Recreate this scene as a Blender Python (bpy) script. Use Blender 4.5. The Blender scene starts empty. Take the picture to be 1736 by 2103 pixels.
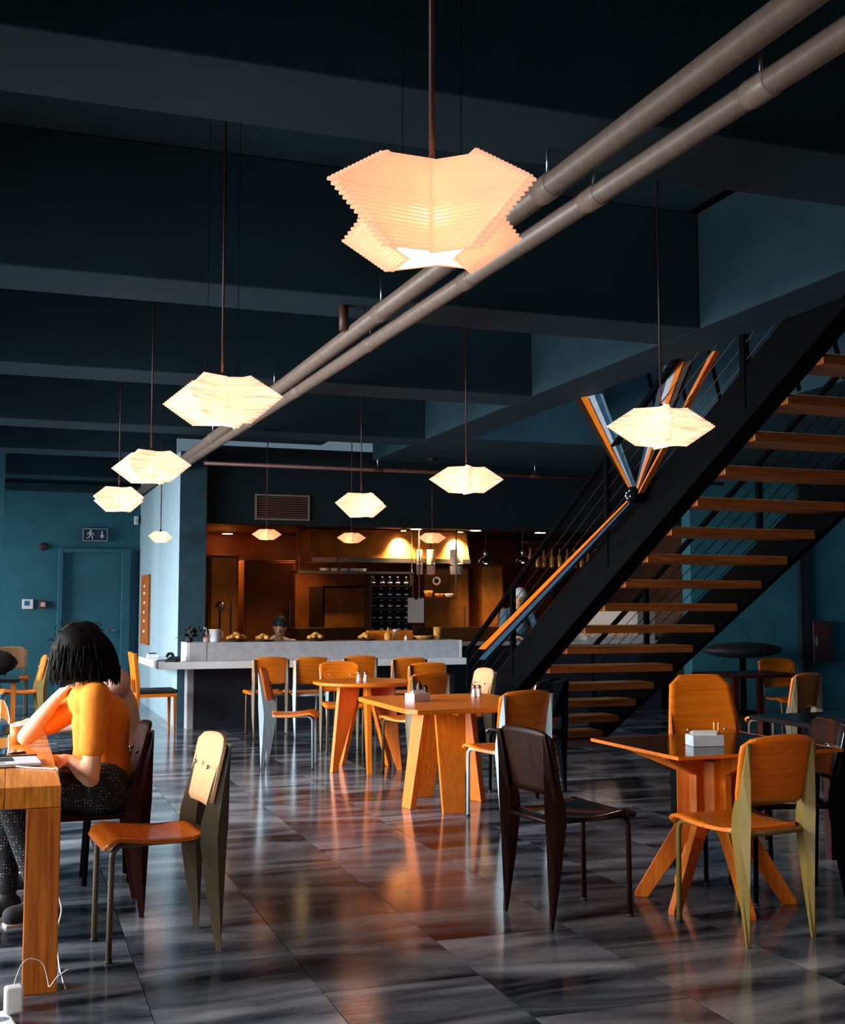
import bpy, bmesh, math, random
from mathutils import Vector, Matrix, Euler
random.seed(7)
S = bpy.context.scene
COL = S.collection
R = math.radians

# ------------------------------------------------------------------ camera
FPX, CXP, CYP, HC = 2400.0, 868.0, 1051.5, 1.34
PITCH = math.atan(195 / FPX)
YAW = math.atan(848 / math.hypot(FPX, 195))
cam_d = bpy.data.cameras.new('camera'); cam = bpy.data.objects.new('camera', cam_d); COL.objects.link(cam)
cam.location = (0, 0, HC); cam.rotation_euler = (R(90) + PITCH, 0, -YAW)
cam_d.sensor_fit = 'HORIZONTAL'; cam_d.sensor_width = 36.0; cam_d.lens = 36.0 * FPX / 1736.0
cam_d.clip_start = 0.05; cam_d.clip_end = 200
S.camera = cam
FW = Vector((math.sin(YAW) * math.cos(PITCH), math.cos(YAW) * math.cos(PITCH), math.sin(PITCH)))
RT = Vector((math.cos(YAW), -math.sin(YAW), 0)); UPV = RT.cross(FW)
CP = Vector((0, 0, HC))
def ray(x, y): return FW + RT * ((x - CXP) / FPX) - UPV * ((y - CYP) / FPX)
def onz(x, y, z=0.0):
    r = ray(x, y); return CP + r * ((z - HC) / r.z)
def ony(x, y, Y):
    r = ray(x, y); return CP + r * (Y / r.y)
def onx(x, y, X):
    r = ray(x, y); return CP + r * (X / r.x)

# ------------------------------------------------------------------ world, exposure, daylight
S.view_settings.view_transform = 'Standard'; S.view_settings.look = 'None'
S.view_settings.exposure = 0.0; S.view_settings.gamma = 1.0; S.view_settings.use_curve_mapping = False
w = bpy.data.worlds.new('world'); S.world = w; w.use_nodes = True
bg = w.node_tree.nodes['Background']; bg.inputs[0].default_value = (0.45, 0.65, 0.8, 1); bg.inputs[1].default_value = 0.25
def area(name, loc, rot, sx, sy, power, col, spread=180):
    l = bpy.data.lights.new(name, 'AREA'); l.shape = 'RECTANGLE'; l.size = sx; l.size_y = sy; l.energy = power; l.color = col; l.spread = R(spread)
    o = bpy.data.objects.new(name, l); COL.objects.link(o); o.location = loc; o.rotation_euler = rot; return o
WINY = [(0.2, 3.5), (4.3, 6.7), (7.2, 9.6), (10.1, 12.5), (13.9, 16.9)]  # first, nearest window is added to light the near chairs' rear faces
WPOW = [80, 205, 215, 235, 240]
for i, (a, b) in enumerate(WINY):                       # daylight entering by the windows of the left wall
    area('window_daylight', (-3.02, (a + b) / 2, 1.62), (0, R(-70), 0), 2.0, b - a - .1, WPOW[i], (0.92, 0.97, 1.0), 105)
area('stairwell_skylight', (5.9, 8.0, 6.45), (0, 0, 0), 2.2, 5.0, 260, (0.55, 0.8, 1.0))

# ------------------------------------------------------------------ materials
M = {}
def nt(name, rough=.5, metal=0.0, spec=.5):
    m = bpy.data.materials.new(name); m.use_nodes = True; n = m.node_tree
    b = n.nodes['Principled BSDF']; b.inputs['Roughness'].default_value = rough; b.inputs['Metallic'].default_value = metal
    b.inputs['Specular IOR Level'].default_value = spec; M[name] = m
    return m, n, b
def L4(c): return (c[0], c[1], c[2], 1)
def noise_mix(n, c1, c2, scale, vec_scale=(1, 1, 1), detail=5, lo=.35, hi=.65, rnd=False, dist=0):
    tc = n.nodes.new('ShaderNodeTexCoord'); mp = n.nodes.new('ShaderNodeMapping'); mp.inputs['Scale'].default_value = vec_scale
    n.links.new(tc.outputs['Object'], mp.inputs['Vector'])
    if rnd:
        oi = n.nodes.new('ShaderNodeObjectInfo'); mu = n.nodes.new('ShaderNodeMath'); mu.operation = 'MULTIPLY'; mu.inputs[1].default_value = 57.0
        n.links.new(oi.outputs['Random'], mu.inputs[0]); n.links.new(mu.outputs[0], mp.inputs['Location'])
    nz = n.nodes.new('ShaderNodeTexNoise'); nz.inputs['Scale'].default_value = scale; nz.inputs['Detail'].default_value = detail
    nz.inputs['Distortion'].default_value = dist
    n.links.new(mp.outputs[0], nz.inputs['Vector'])
    cr = n.nodes.new('ShaderNodeValToRGB'); cr.color_ramp.elements[0].position = lo; cr.color_ramp.elements[1].position = hi
    cr.color_ramp.elements[0].color = L4(c1); cr.color_ramp.elements[1].color = L4(c2)
    n.links.new(nz.outputs['Fac'], cr.inputs['Fac'])
    return cr, nz, mp
def plain(name, c, rough=.5, metal=0.0, spec=.5, var=.12, scale=9.0, bump=0.0):
    m, n, b = nt(name, rough, metal, spec)
    cr, nz, _ = noise_mix(n, [x * (1 - var) for x in c], [min(1, x * (1 + var)) for x in c], scale)
    n.links.new(cr.outputs[0], b.inputs['Base Color'])
    if bump:
        bp = n.nodes.new('ShaderNodeBump'); bp.inputs['Strength'].default_value = bump; bp.inputs['Distance'].default_value = .01
        n.links.new(nz.outputs['Fac'], bp.inputs['Height']); n.links.new(bp.outputs[0], b.inputs['Normal'])
    return m
def wood(name, c1, c2, rough=.38, vs=(30, 2.5, 30), scale=1.6):
    m, n, b = nt(name, rough)
    cr, nz, _ = noise_mix(n, c1, c2, scale, vs, 6, .3, .7, rnd=True, dist=.6)
    n.links.new(cr.outputs[0], b.inputs['Base Color'])
    return m
def emit(name, c, strength, base=None, rough=.5):
    m, n, b = nt(name, rough)
    b.inputs['Base Color'].default_value = L4(base or c); b.inputs['Emission Color'].default_value = L4(c); b.inputs['Emission Strength'].default_value = strength
    return m
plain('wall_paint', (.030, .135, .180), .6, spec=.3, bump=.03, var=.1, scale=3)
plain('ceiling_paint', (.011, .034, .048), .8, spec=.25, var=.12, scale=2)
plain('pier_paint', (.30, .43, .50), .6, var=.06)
plain('dark_paint', (.006, .014, .019), .7, spec=.2)
plain('grey_slab', (.42, .42, .44), .4, var=.08, scale=14)
plain('wall_paint_shaded', (.02, .06, .085), .6, spec=.3)  # wall paint darkened, shade put into the pier's end face
plain('white_slab', (.72, .72, .72), .35, var=.04)
plain('dark_base', (.02, .022, .03), .5)
wood('ply', (.62, .125, .003), (.86, .205, .006), .33, (2.5, 40, 40))
wood('ply_side', (.62, .125, .003), (.86, .205, .006), .36, (40, 2.5, 40))
wood('ply_leg', (.56, .112, .003), (.80, .19, .006), .36, (40, 40, 2.0))
wood('oak_top', (.42, .11, .008), (.78, .27, .03), .34, (2.2, 30, 30))
wood('oak_leg', (.30, .062, .003), (.62, .17, .012), .42, (36, 36, 1.8))
wood('tread_wood', (.15, .032, .003), (.34, .085, .007), .42, (2.0, 30, 30))
wood('dark_brown', (.008, .002, .0008), (.026, .006, .002), .45, (30, 30, 3))
wood('ply_daylit', (.64, .29, .125), (.78, .39, .19), .4, (40, 40, 3))  # plywood made paler, window light put into the backrest colour
plain('steel_blue', (.012, .05, .085), .5)
plain('band_white', (.34, .37, .42), .5)
wood('maroon_wood', (.02, .003, .002), (.045, .008, .004), .35, (30, 30, 3))
plain('black_lacquer', (.006, .006, .007), .14, spec=.6)
plain('black_steel', (.0012, .0015, .002), .6, spec=.03, var=.2)
plain('black_matte', (.008, .008, .009), .7)
plain('khaki_steel', (.125, .098, .055), .4, var=.06)
plain('olive_steel', (.20, .135, .028), .4, var=.06)
plain('blue_steel', (.42, .55, .60), .4, var=.05)
plain('grey_steel', (.17, .22, .25), .4, var=.05)
plain('steel', (.55, .55, .55), .28, 1.0)
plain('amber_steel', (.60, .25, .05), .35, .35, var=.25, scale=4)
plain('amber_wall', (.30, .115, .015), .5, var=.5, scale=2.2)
plain('brown_panel', (.24, .068, .010), .45, var=.3, scale=2)
plain('brown_dark', (.022, .007, .002), .5, var=.3)
plain('pipe_paint', (.20, .145, .115), .42, var=.12, scale=20)
plain('rust_paint', (.10, .035, .025), .5)
plain('cord', (.03, .004, .003), .5)
plain('white_plastic', (.75, .76, .77), .4, var=.03)
plain('paper', (.80, .78, .74), .7, var=.04)
plain('skin', (.80, .42, .24), .5, var=.06)
plain('hair_black', (.0035, .002, .002), .6, spec=.08, var=.4, scale=60)
plain('navy', (.012, .03, .055), .7)
plain('pink_cloth', (.72, .46, .38), .85, var=.08)
plain('blue_cloth', (.10, .20, .29), .85, var=.25, scale=20)
plain('white_cloth', (.70, .72, .74), .85, var=.06)
plain('dark_cloth', (.012, .011, .013), .85)
plain('food', (.60, .27, .05), .6, var=.4, scale=40)
plain('red_dark', (.05, .008, .008), .5)
plain('lead_white', (.6, .62, .66), .5)
plain('sole', (.45, .33, .28), .6)
plain('orange_cloth', (.80, .215, .006), .85, var=.07, scale=30, bump=.15)
m, n, b = nt('dot_cloth', .85)
tc = n.nodes.new('ShaderNodeTexCoord'); vo = n.nodes.new('ShaderNodeTexVoronoi'); vo.inputs['Scale'].default_value = 78; vo.inputs['Randomness'].default_value = .35
n.links.new(tc.outputs['Object'], vo.inputs['Vector'])
cr = n.nodes.new('ShaderNodeValToRGB'); cr.color_ramp.elements[0].position = .17; cr.color_ramp.elements[1].position = .24
cr.color_ramp.elements[0].color = (.42, .42, .43, 1); cr.color_ramp.elements[1].color = (.008, .008, .01, 1)
n.links.new(vo.outputs['Distance'], cr.inputs['Fac']); n.links.new(cr.outputs[0], b.inputs['Base Color'])
# marble: dark bands over blue-grey, each tile with its own offset
m, n, b = nt('marble', .13, spec=.6)
cr, nz, mp = noise_mix(n, (.006, .009, .013), (.225, .235, .26), 1.0, (.62, 2.5, 1), 9, .36, .66, rnd=True, dist=1.6); mp.inputs['Rotation'].default_value = (0, 0, .22)
cr.color_ramp.elements.new(.47).color = (.065, .073, .09, 1)
n2 = n.nodes.new('ShaderNodeTexNoise'); n2.inputs['Scale'].default_value = 34; n2.inputs['Detail'].default_value = 6
n.links.new(mp.outputs[0], n2.inputs['Vector'])
mx = n.nodes.new('ShaderNodeMix'); mx.data_type = 'RGBA'; mx.blend_type = 'OVERLAY'; mx.inputs['Factor'].default_value = .25
n.links.new(cr.outputs[0], mx.inputs['A']); n.links.new(n2.outputs['Fac'], mx.inputs['B'])
oi = n.nodes.new('ShaderNodeObjectInfo'); mr = n.nodes.new('ShaderNodeMapRange'); mr.inputs['To Min'].default_value = .55; mr.inputs['To Max'].default_value = 1.35
n.links.new(oi.outputs['Random'], mr.inputs['Value'])
hs = n.nodes.new('ShaderNodeHueSaturation'); n.links.new(mr.outputs[0], hs.inputs['Value']); n.links.new(mx.outputs['Result'], hs.inputs['Color'])
n.links.new(hs.outputs[0], b.inputs['Base Color'])
mr2 = n.nodes.new('ShaderNodeMapRange'); mr2.inputs['To Min'].default_value = .09; mr2.inputs['To Max'].default_value = .2
n.links.new(n2.outputs['Fac'], mr2.inputs['Value']); n.links.new(mr2.outputs[0], b.inputs['Roughness'])
plain('grout', (.10, .10, .11), .7)
# lamp sticks: pale wood that glows from the bulb behind it
def stickmat(name, e, c=(1.0, .62, .30)):
    m, n, b = nt(name, .6)
    b.inputs['Base Color'].default_value = (.82, .50, .27, 1)
    b.inputs['Emission Color'].default_value = L4(c)
    cr, nz, mp = noise_mix(n, (e * .35,) * 3, (e * 1.5,) * 3, 1.0, (6, 6, 150), 3, .3, .7, rnd=True)
    n.links.new(cr.outputs[0], b.inputs['Emission Strength'])
    tr = n.nodes.new('ShaderNodeBsdfTranslucent'); tr.inputs[0].default_value = (.95, .80, .68, 1)
    mx = n.nodes.new('ShaderNodeMixShader'); mx.inputs[0].default_value = .45
    out = n.nodes['Material Output']
    n.links.new(b.outputs[0], mx.inputs[1]); n.links.new(tr.outputs[0], mx.inputs[2]); n.links.new(mx.outputs[0], out.inputs[0])
stickmat('lamp_stick', .78, (1.0, .60, .42)); stickmat('lamp_stick_far', 1.05, (1.0, .76, .62)); stickmat('lamp_stick_dim', .6, (1.0, .58, .34))
emit('bulb', (1.0, .78, .5), 18.0); emit('downlight', (1.0, .62, .28), 14.0); emit('strip_light', (1.0, .72, .45), 4.0)
# clear materials
m, n, b = nt('clear_glass', .03); b.inputs['Transmission Weight'].default_value = 1.0; b.inputs['IOR'].default_value = 1.3; b.inputs['Base Color'].default_value = (.85, .92, .97, 1)
m, n, b = nt('pane', .02)
tr = n.nodes.new('ShaderNodeBsdfTransparent'); mx = n.nodes.new('ShaderNodeMixShader'); mx.inputs[0].default_value = .12
n.links.new(tr.outputs[0], mx.inputs[1]); n.links.new(b.outputs[0], mx.inputs[2]); n.links.new(mx.outputs[0], n.nodes['Material Output'].inputs[0])
plain('label_blue', (.02, .16, .32), .4)

for k_, v_ in (('maroon_wood', .12), ('dark_brown', .2), ('dark_base', .2)): M[k_].node_tree.nodes['Principled BSDF'].inputs['Specular IOR Level'].default_value = v_
# ------------------------------------------------------------------ mesh helpers
def spline(pts, n=6):
    P = [Vector(p) for p in pts]; out = []
    for i in range(len(P) - 1):
        a, b, c, d = P[max(i - 1, 0)], P[i], P[i + 1], P[min(i + 2, len(P) - 1)]
        for k in range(n):
            t = k / n; out.append(.5 * ((2 * b) + (c - a) * t + (2 * a - 5 * b + 4 * c - d) * t * t + (3 * b - a - 3 * c + d) * t ** 3))
    return out + [P[-1]]
class MB:
    def __init__(s): s.v = []; s.f = []; s.sm = []
    def add(s, vs, fs, smooth=False):
        o = len(s.v); s.v += [tuple(v) for v in vs]
        for f in fs: s.f.append(tuple(i + o for i in f)); s.sm.append(smooth)
        return s
    def box(s, x0, x1, y0, y1, z0, z1, mat=None):
        vs = [Vector((x, y, z)) for z in (z0, z1) for y in (y0, y1) for x in (x0, x1)]
        if mat: vs = [mat @ v for v in vs]
        return s.add(vs, [(0, 2, 3, 1), (4, 5, 7, 6), (0, 1, 5, 4), (2, 6, 7, 3), (0, 4, 6, 2), (1, 3, 7, 5)])
    def prism(s, pts, h, axis='x', off=0.0, mat=None):
        # pts 2D polygon, extruded symmetric +-h/2 on axis
        def P(a, b, t):
            v = {'x': (t, a, b), 'y': (a, t, b), 'z': (a, b, t)}[axis]; return Vector(v)
        n = len(pts); vs = [P(a, b, off - h / 2) for a, b in pts] + [P(a, b, off + h / 2) for a, b in pts]
        if mat: vs = [mat @ v for v in vs]
        fs = [tuple(range(n)), tuple(range(2 * n - 1, n - 1, -1))] + [(i, i + n, (i + 1) % n + n, (i + 1) % n) for i in range(n)]
        return s.add(vs, fs)
    def tube(s, path, r, seg=8, caps=True):
        path = [Vector(p) for p in path]; n = len(path); rs = r if isinstance(r, (list, tuple)) else [r] * n
        t0 = (path[1] - path[0]).normalized(); ref = Vector((0, 0, 1)) if abs(t0.z) < .9 else Vector((1, 0, 0))
        u = t0.cross(ref).normalized(); vs = []
        for i, p in enumerate(path):
            t = ((path[min(i + 1, n - 1)] - path[max(i - 1, 0)])).normalized()
            u = (u - t * u.dot(t)).normalized(); w_ = t.cross(u)
            for k in range(seg):
                a = 2 * math.pi * k / seg; vs.append(p + (u * math.cos(a) + w_ * math.sin(a)) * rs[i])
        fs = [(i * seg + k, i * seg + (k + 1) % seg, (i + 1) * seg + (k + 1) % seg, (i + 1) * seg + k) for i in range(n - 1) for k in range(seg)]
        s.add(vs, fs, True)
        if caps:
            o = len(s.v) - len(vs)
            s.f.append(tuple(o + k for k in range(seg - 1, -1, -1))); s.sm.append(False)
            s.f.append(tuple(o + (n - 1) * seg + k for k in range(seg))); s.sm.append(False)
        return s
    def lathe(s, prof, seg=20, c=(0, 0, 0), smooth=True):
        vs = []; n = len(prof)
        for r, z in prof:
            for k in range(seg):
                a = 2 * math.pi * k / seg; vs.append((c[0] + r * math.cos(a), c[1] + r * math.sin(a), c[2] + z))
        fs = [(i * seg + k, i * seg + (k + 1) % seg, (i + 1) * seg + (k + 1) % seg, (i + 1) * seg + k) for i in range(n - 1) for k in range(seg)]
        s.add(vs, fs, smooth); o = len(s.v) - len(vs)
        s.f.append(tuple(o + k for k in range(seg - 1, -1, -1))); s.sm.append(False)
        s.f.append(tuple(o + (n - 1) * seg + k for k in range(seg))); s.sm.append(False)
        return s
    def ell(s, c, r, seg=14, rings=8, rot=None, jit=0):
        vs = []; c = Vector(c)
        q = Euler(rot).to_matrix() if rot else Matrix.Identity(3)
        for i in range(1, rings):
            t = math.pi * i / rings
            for k in range(seg):
                a = 2 * math.pi * k / seg; j = 1 + random.uniform(-jit, jit)
                vs.append(c + q @ Vector((r[0] * math.sin(t) * math.cos(a) * j, r[1] * math.sin(t) * math.sin(a) * j, r[2] * math.cos(t) * j)))
        top = len(vs); vs.append(c + q @ Vector((0, 0, r[2]))); vs.append(c + q @ Vector((0, 0, -r[2])))
        fs = [(i * seg + k, (i + 1) * seg + k, (i + 1) * seg + (k + 1) % seg, i * seg + (k + 1) % seg) for i in range(rings - 2) for k in range(seg)]
        fs += [(top, k, (k + 1) % seg) for k in range(seg)] + [(top + 1, (rings - 2) * seg + (k + 1) % seg, (rings - 2) * seg + k) for k in range(seg)]
        return s.add(vs, fs, True)
    def cap(s, p0, p1, r0, r1, seg=12):
        p0 = Vector(p0); p1 = Vector(p1); d = (p1 - p0).normalized()
        path = []; rs = []
        for k in range(1, 5):
            a = math.pi / 2 * k / 4; path.append(p0 - d * r0 * math.cos(a)); rs.append(r0 * math.sin(a))
        for k in range(0, 4):
            a = math.pi / 2 * k / 4; path.append(p1 + d * r1 * math.sin(a)); rs.append(r1 * math.cos(a))
        return s.tube(path, rs, seg)
    def sheet(s, fn, nu, nv, th):
        # closed curved sheet: fn(u,v)->Vector, offset th along normal
        g = [[fn(i / nu, j / nv) for j in range(nv + 1)] for i in range(nu + 1)]
        N = []
        for i in range(nu + 1):
            for j in range(nv + 1):
                a = g[min(i + 1, nu)][j] - g[max(i - 1, 0)][j]; b_ = g[i][min(j + 1, nv)] - g[i][max(j - 1, 0)]
                c = a.cross(b_); N.append(c.normalized() if c.length > 1e-9 else Vector((0, 0, 1)))
        W = nv + 1; n = (nu + 1) * W
        vs = [g[i][j] for i in range(nu + 1) for j in range(W)]; vs = vs + [v + N[k] * th for k, v in enumerate(vs)]
        fs = []
        for i in range(nu):
            for j in range(nv):
                a = i * W + j; fs += [(a, a + 1, a + W + 1, a + W), (a + n, a + W + n, a + W + 1 + n, a + 1 + n)]
        s.add(vs, fs, True); o = len(s.v) - len(vs); rim = []
        for i in range(nu): rim += [(i * W, (i + 1) * W)]
        rim += [(nu * W + j, nu * W + j + 1) for j in range(nv)]
        rim += [((i + 1) * W + nv, i * W + nv) for i in reversed(range(nu))]
        rim += [(j + 1, j) for j in reversed(range(nv))]
        for a, b_ in rim: s.f.append((o + a, o + b_, o + b_ + n, o + a + n)); s.sm.append(False)
        return s
    def mesh(s, name):
        me = bpy.data.meshes.new(name); me.from_pydata(s.v, [], s.f); me.polygons.foreach_set('use_smooth', s.sm)
        bm = bmesh.new(); bm.from_mesh(me); bmesh.ops.recalc_face_normals(bm, faces=bm.faces); bm.to_mesh(me); bm.free()
        return me
    def build(s, name, mat, parent=None, bev=0.0, loc=None):
        me = s.mesh(name); me.materials.append(M[mat]); return link(name, me, parent, bev, loc)
def link(name, me, parent=None, bev=0.0, loc=None):
    o = bpy.data.objects.new(name, me); COL.objects.link(o); o.parent = parent
    if loc: o.location = loc
    if bev:
        md = o.modifiers.new('bevel', 'BEVEL'); md.width = bev; md.segments = 2; md.limit_method = 'ANGLE'; md.angle_limit = R(40)
    return o
def tag(o, label=None, cat=None, group=None, kind=None):
    if label: o['label'] = label
    if cat: o['category'] = cat
    if group: o['group'] = group
    if kind: o['kind'] = kind
    return o
def thing(name, label, cat, loc=(0, 0, 0), rz=0.0, group=None):
    o = bpy.data.objects.new(name, None); COL.objects.link(o); o.location = loc; o.rotation_euler = (0, 0, rz); o.empty_display_size = .1
    return tag(o, label, cat, group)
def struct(o, label): return tag(o, label, None, None, 'structure')
def kids(o): return [c for c in bpy.data.objects if c.parent == o]
def copy_tree(o, parent=None):
    c = o.copy(); COL.objects.link(c); c.parent = parent
    for ch in TREE.get(o.name, []): copy_tree(ch, c)
    return c
TREE = {}
def reg(o):
    TREE[o.name] = kids(o)
    for c in TREE[o.name]: reg(c)

# ================================================================== the setting
SOF, CEIL = 3.10, 3.85           # beam soffit, coffer ceiling
YB = 17.55                       # back wall
PX = 1.78                        # pier face
XW, XR, YN = -3.1, 11.2, -1.6    # left wall, right wall, wall behind the camera
# floor: grout bed with marble tiles
fl = struct(MB().box(XW, XR, YN, 19.6, -.12, -.012).build('floor', 'grout'), 'polished grey marble tile floor with dark veins')
TW, TL_ = .589, .94
far_tiles = MB(); cells = []
for i in range(-7, 17):
    x0 = 1.067 + i * TW
    if x0 < XW - .3 or x0 > XR: continue
    for j in range(-3, 21):
        y0 = j * TL_ + (.47 if i % 2 else 0.0) + .31
        if y0 + TL_ < YN or y0 > 17.6: continue
        cells.append((x0, y0))
def vis(x0, y0):
    c = Vector((x0 + TW / 2, y0 + TL_ / 2, 0)) - CP; d = c.dot(FW)
    if d < 2.8: return -1
    u = FPX * c.dot(RT) / d; return 1 / d if abs(u) < 868 + 520 / d * 2.2 and y0 < 13.2 else -1
cells.sort(key=lambda c: -vis(*c))
g = .0016
tile_me = MB().box(-TW / 2 + g, TW / 2 - g, -TL_ / 2 + g, TL_ / 2 - g, -.012, 0).mesh('tile'); tile_me.materials.append(M['marble'])
for k, (x0, y0) in enumerate(cells):
    if vis(x0, y0) > 0 and k < 290:
        link('tile', tile_me, fl, loc=(x0 + TW / 2, y0 + TL_ / 2, 0))
    else: far_tiles.box(x0 + g, x0 + TW - g, y0 + g, y0 + TL_ - g, -.012, 0)
tag(far_tiles.build('tile_field', 'marble', fl), kind='stuff')
# walls
struct(MB().box(XW - .2, PX, YB, YB + .2, 0, CEIL).build('wall_back', 'wall_paint'), 'deep teal painted back wall with the door')
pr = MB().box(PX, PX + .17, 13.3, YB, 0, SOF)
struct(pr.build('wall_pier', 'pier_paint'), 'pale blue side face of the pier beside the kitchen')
struct(MB().box(PX + .001, PX + .30, 13.28, 13.5, 0, SOF).build('trim_1', 'wall_paint_shaded'), 'teal end face of the pier at the kitchen opening')
struct(MB().box(XW, -.10, 15.3, 15.75, 0, CEIL).build('trim_2', 'wall_paint'), 'teal wall stub at the left edge of the picture')
lw = MB(); ys = [YN] + [v for a in WINY for v in a] + [YB]
for k in range(0, len(ys), 2): lw.box(XW - .2, XW, ys[k], ys[k + 1], 0, CEIL)
for a, b_ in WINY: lw.box(XW - .2, XW, a, b_, 0, .5); lw.box(XW - .2, XW, a, b_, 2.75, CEIL)
struct(lw.build('wall_left', 'wall_paint'), 'teal wall with the tall windows')
for k, (a, b_) in enumerate(WINY):
    fr = MB().box(XW - .12, XW - .06, a, b_, .5, .56).box(XW - .12, XW - .06, a, b_, 2.69, 2.75).box(XW - .12, XW - .06, a, a + .06, .56, 2.69).box(XW - .12, XW - .06, b_ - .06, b_, .56, 2.69)
    wf = struct(fr.build('window_%d' % (k + 1), 'black_steel'), 'tall window with a dark steel frame')
    for h in (0, 1):
        c = a + .06 + (b_ - a - .12) * h / 2
        MB().box(XW - .10, XW - .09, c, c + (b_ - a - .12) / 2 - .01, .56, 2.69).build('pane', 'pane', wf)
    MB().box(XW - .115, XW - .065, (a + b_) / 2 - .02, (a + b_) / 2 + .02, .56, 2.69).build('mullion', 'black_steel', wf)
struct(MB().box(XW - .2, XR + .2, YN - .2, YN, 0, CEIL).build('wall_front', 'wall_paint'), 'teal wall behind the viewer')
struct(MB().box(XR, XR + .2, YN, 19.6, 0, 6.5).build('wall_right', 'wall_paint'), 'dark teal right hand wall')
wr = MB().box(8.35, XR, 13.2, 13.4, 0, 3.2)
struct(wr.build('wall_rear_right', 'wall_paint'), 'dark teal wall beyond the foot of the stairs')
struct(MB().box(10.0, 10.16, 13.12, 13.2, 0, 3.1).build('trim_3', 'dark_paint'), 'dark vertical pilaster on the rear right wall')
# ceiling
HX0, HX1, HY0, HY1 = 4.51, 6.1, 3.2, 11.3
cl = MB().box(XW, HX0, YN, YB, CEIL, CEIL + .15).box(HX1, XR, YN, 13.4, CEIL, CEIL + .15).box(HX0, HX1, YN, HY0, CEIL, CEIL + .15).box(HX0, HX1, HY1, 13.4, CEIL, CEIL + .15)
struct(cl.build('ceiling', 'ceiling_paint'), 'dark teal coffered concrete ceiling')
for k, yb_ in enumerate([1.55, 4.13, 6.78, 9.32, 12.0, 14.15, 16.9]):
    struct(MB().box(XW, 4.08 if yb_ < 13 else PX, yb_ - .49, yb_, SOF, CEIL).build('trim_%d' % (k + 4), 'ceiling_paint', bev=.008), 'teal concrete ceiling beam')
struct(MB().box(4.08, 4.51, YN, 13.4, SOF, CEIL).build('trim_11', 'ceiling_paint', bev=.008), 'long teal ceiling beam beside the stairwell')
struct(MB().box(XW, PX, YB - .12, YB, 2.99, 3.10).build('trim_12', 'ceiling_paint'), 'ledge along the top of the back wall')
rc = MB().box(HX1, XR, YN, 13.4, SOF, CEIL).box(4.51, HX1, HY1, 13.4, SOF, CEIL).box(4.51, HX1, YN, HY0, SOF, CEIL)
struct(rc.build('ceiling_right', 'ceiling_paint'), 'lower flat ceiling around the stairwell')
up = MB().box(HX0 - .4, HX1 + 1.2, HY1, HY1 + .1, CEIL, 6.5).box(HX0 - .5, HX0 - .4, HY0, HY1, CEIL, 6.5).box(HX1 + 1.1, HX1 + 1.2, HY0, HY1, CEIL, 6.5).box(HX0 - .5, HX1 + 1.2, HY0 - .1, HY0, CEIL, 6.5).box(HX0 - .5, HX1 + 1.2, HY0, HY1, 6.5, 6.6)
struct(up.build('wall_upper', 'wall_paint'), 'teal walls of the upper stairwell')

# ---- back wall: door, frame, fittings
dr = struct(MB().box(.705, 1.522, YB - .03, YB - .005, 0, 2.12).build('door_1', 'wall_paint'), 'teal flush door in the back wall')
f = MB().box(.64, .705, YB - .09, YB, 0, 2.18).box(1.522, 1.645, YB - .09, YB, 0, 2.18).box(.705, 1.522, YB - .09, YB, 2.12, 2.18)
f.build('door_frame', 'wall_paint', dr, .006)
MB().cap((1.44, YB - .06, 1.0), (1.34, YB - .06, 1.0), .012, .012).build('door_handle', 'steel', dr)
sg = thing('exit_sign', 'dark blue emergency exit sign with pale figure and arrow above the door', 'sign', (1.14, YB - .03, 2.285))
MB().box(-.175, .175, -.03, .03, 0, .19).build('housing', 'navy', sg, .01)
bd = MB()
for a in ((-.17, .17, .178, .186), (-.17, .17, .004, .012), (-.172, -.164, .004, .186), (.164, .172, .004, .186)): bd.box(a[0], a[1], -.036, -.03, a[2], a[3])
bd.build('border', 'lead_white', sg)
pg = MB().ell((-.062, -.033, .152), (.016, .004, .016), 10, 6)
pg.prism([(-.08, .135), (-.045, .13), (-.05, .085), (-.085, .09)], .006, 'y', -.033).prism([(-.085, .095), (-.06, .09), (-.085, .05), (-.125, .04), (-.125, .052), (-.095, .06)], .006, 'y', -.033)
pg.prism([(-.065, .09), (-.048, .09), (-.03, .06), (-.035, .03), (-.048, .03), (-.045, .058)], .006, 'y', -.033).prism([(-.05, .132), (-.02, .115), (-.012, .09), (-.022, .088), (-.032, .106), (-.055, .118)], .006, 'y', -.033).prism([(-.08, .135), (-.11, .12), (-.118, .09), (-.108, .088), (-.098, .11), (-.08, .12)], .006, 'y', -.033)
pg.build('running_figure', 'lead_white', sg)
MB().prism([(.085, .15), (.105, .15), (.105, .09), (.128, .09), (.095, .04), (.062, .09), (.085, .09)], .006, 'y', -.033).build('arrow', 'lead_white', sg)
al = thing('fire_alarm', 'small round red fire alarm on the teal wall left of the door', 'alarm', (.436, YB, 2.20))
MB().lathe([(.045, 0), (.05, .02), (.035, .045)], 16).build('dome', 'red_dark', al).rotation_euler = (R(90), 0, 0)
MB().lathe([(.058, 0), (.058, .012)], 16).build('base', 'black_matte', al).rotation_euler = (R(90), 0, 0)
th = thing('thermostat', 'white wall thermostat with a blue screen', 'thermostat', (.24, YB, 1.31))
MB().box(-.075, .075, -.03, 0, 0, .14).build('case', 'white_plastic', th, .008)
MB().box(-.045, .02, -.034, -.03, .05, .115).build('screen', 'label_blue', th)
cp = thing('call_point', 'small brown push button box beside the thermostat', 'switch', (.444, YB, 1.32))
MB().box(-.05, .05, -.05, 0, 0, .11).build('box', 'rust_paint', cp, .006); MB().box(-.03, .03, -.056, -.05, .025, .085).build('button', 'pink_cloth', cp)
se = thing('motion_sensor', 'small white motion sensor high in the corner by the pier', 'sensor', (1.72, YB - .02, 2.54))
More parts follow.
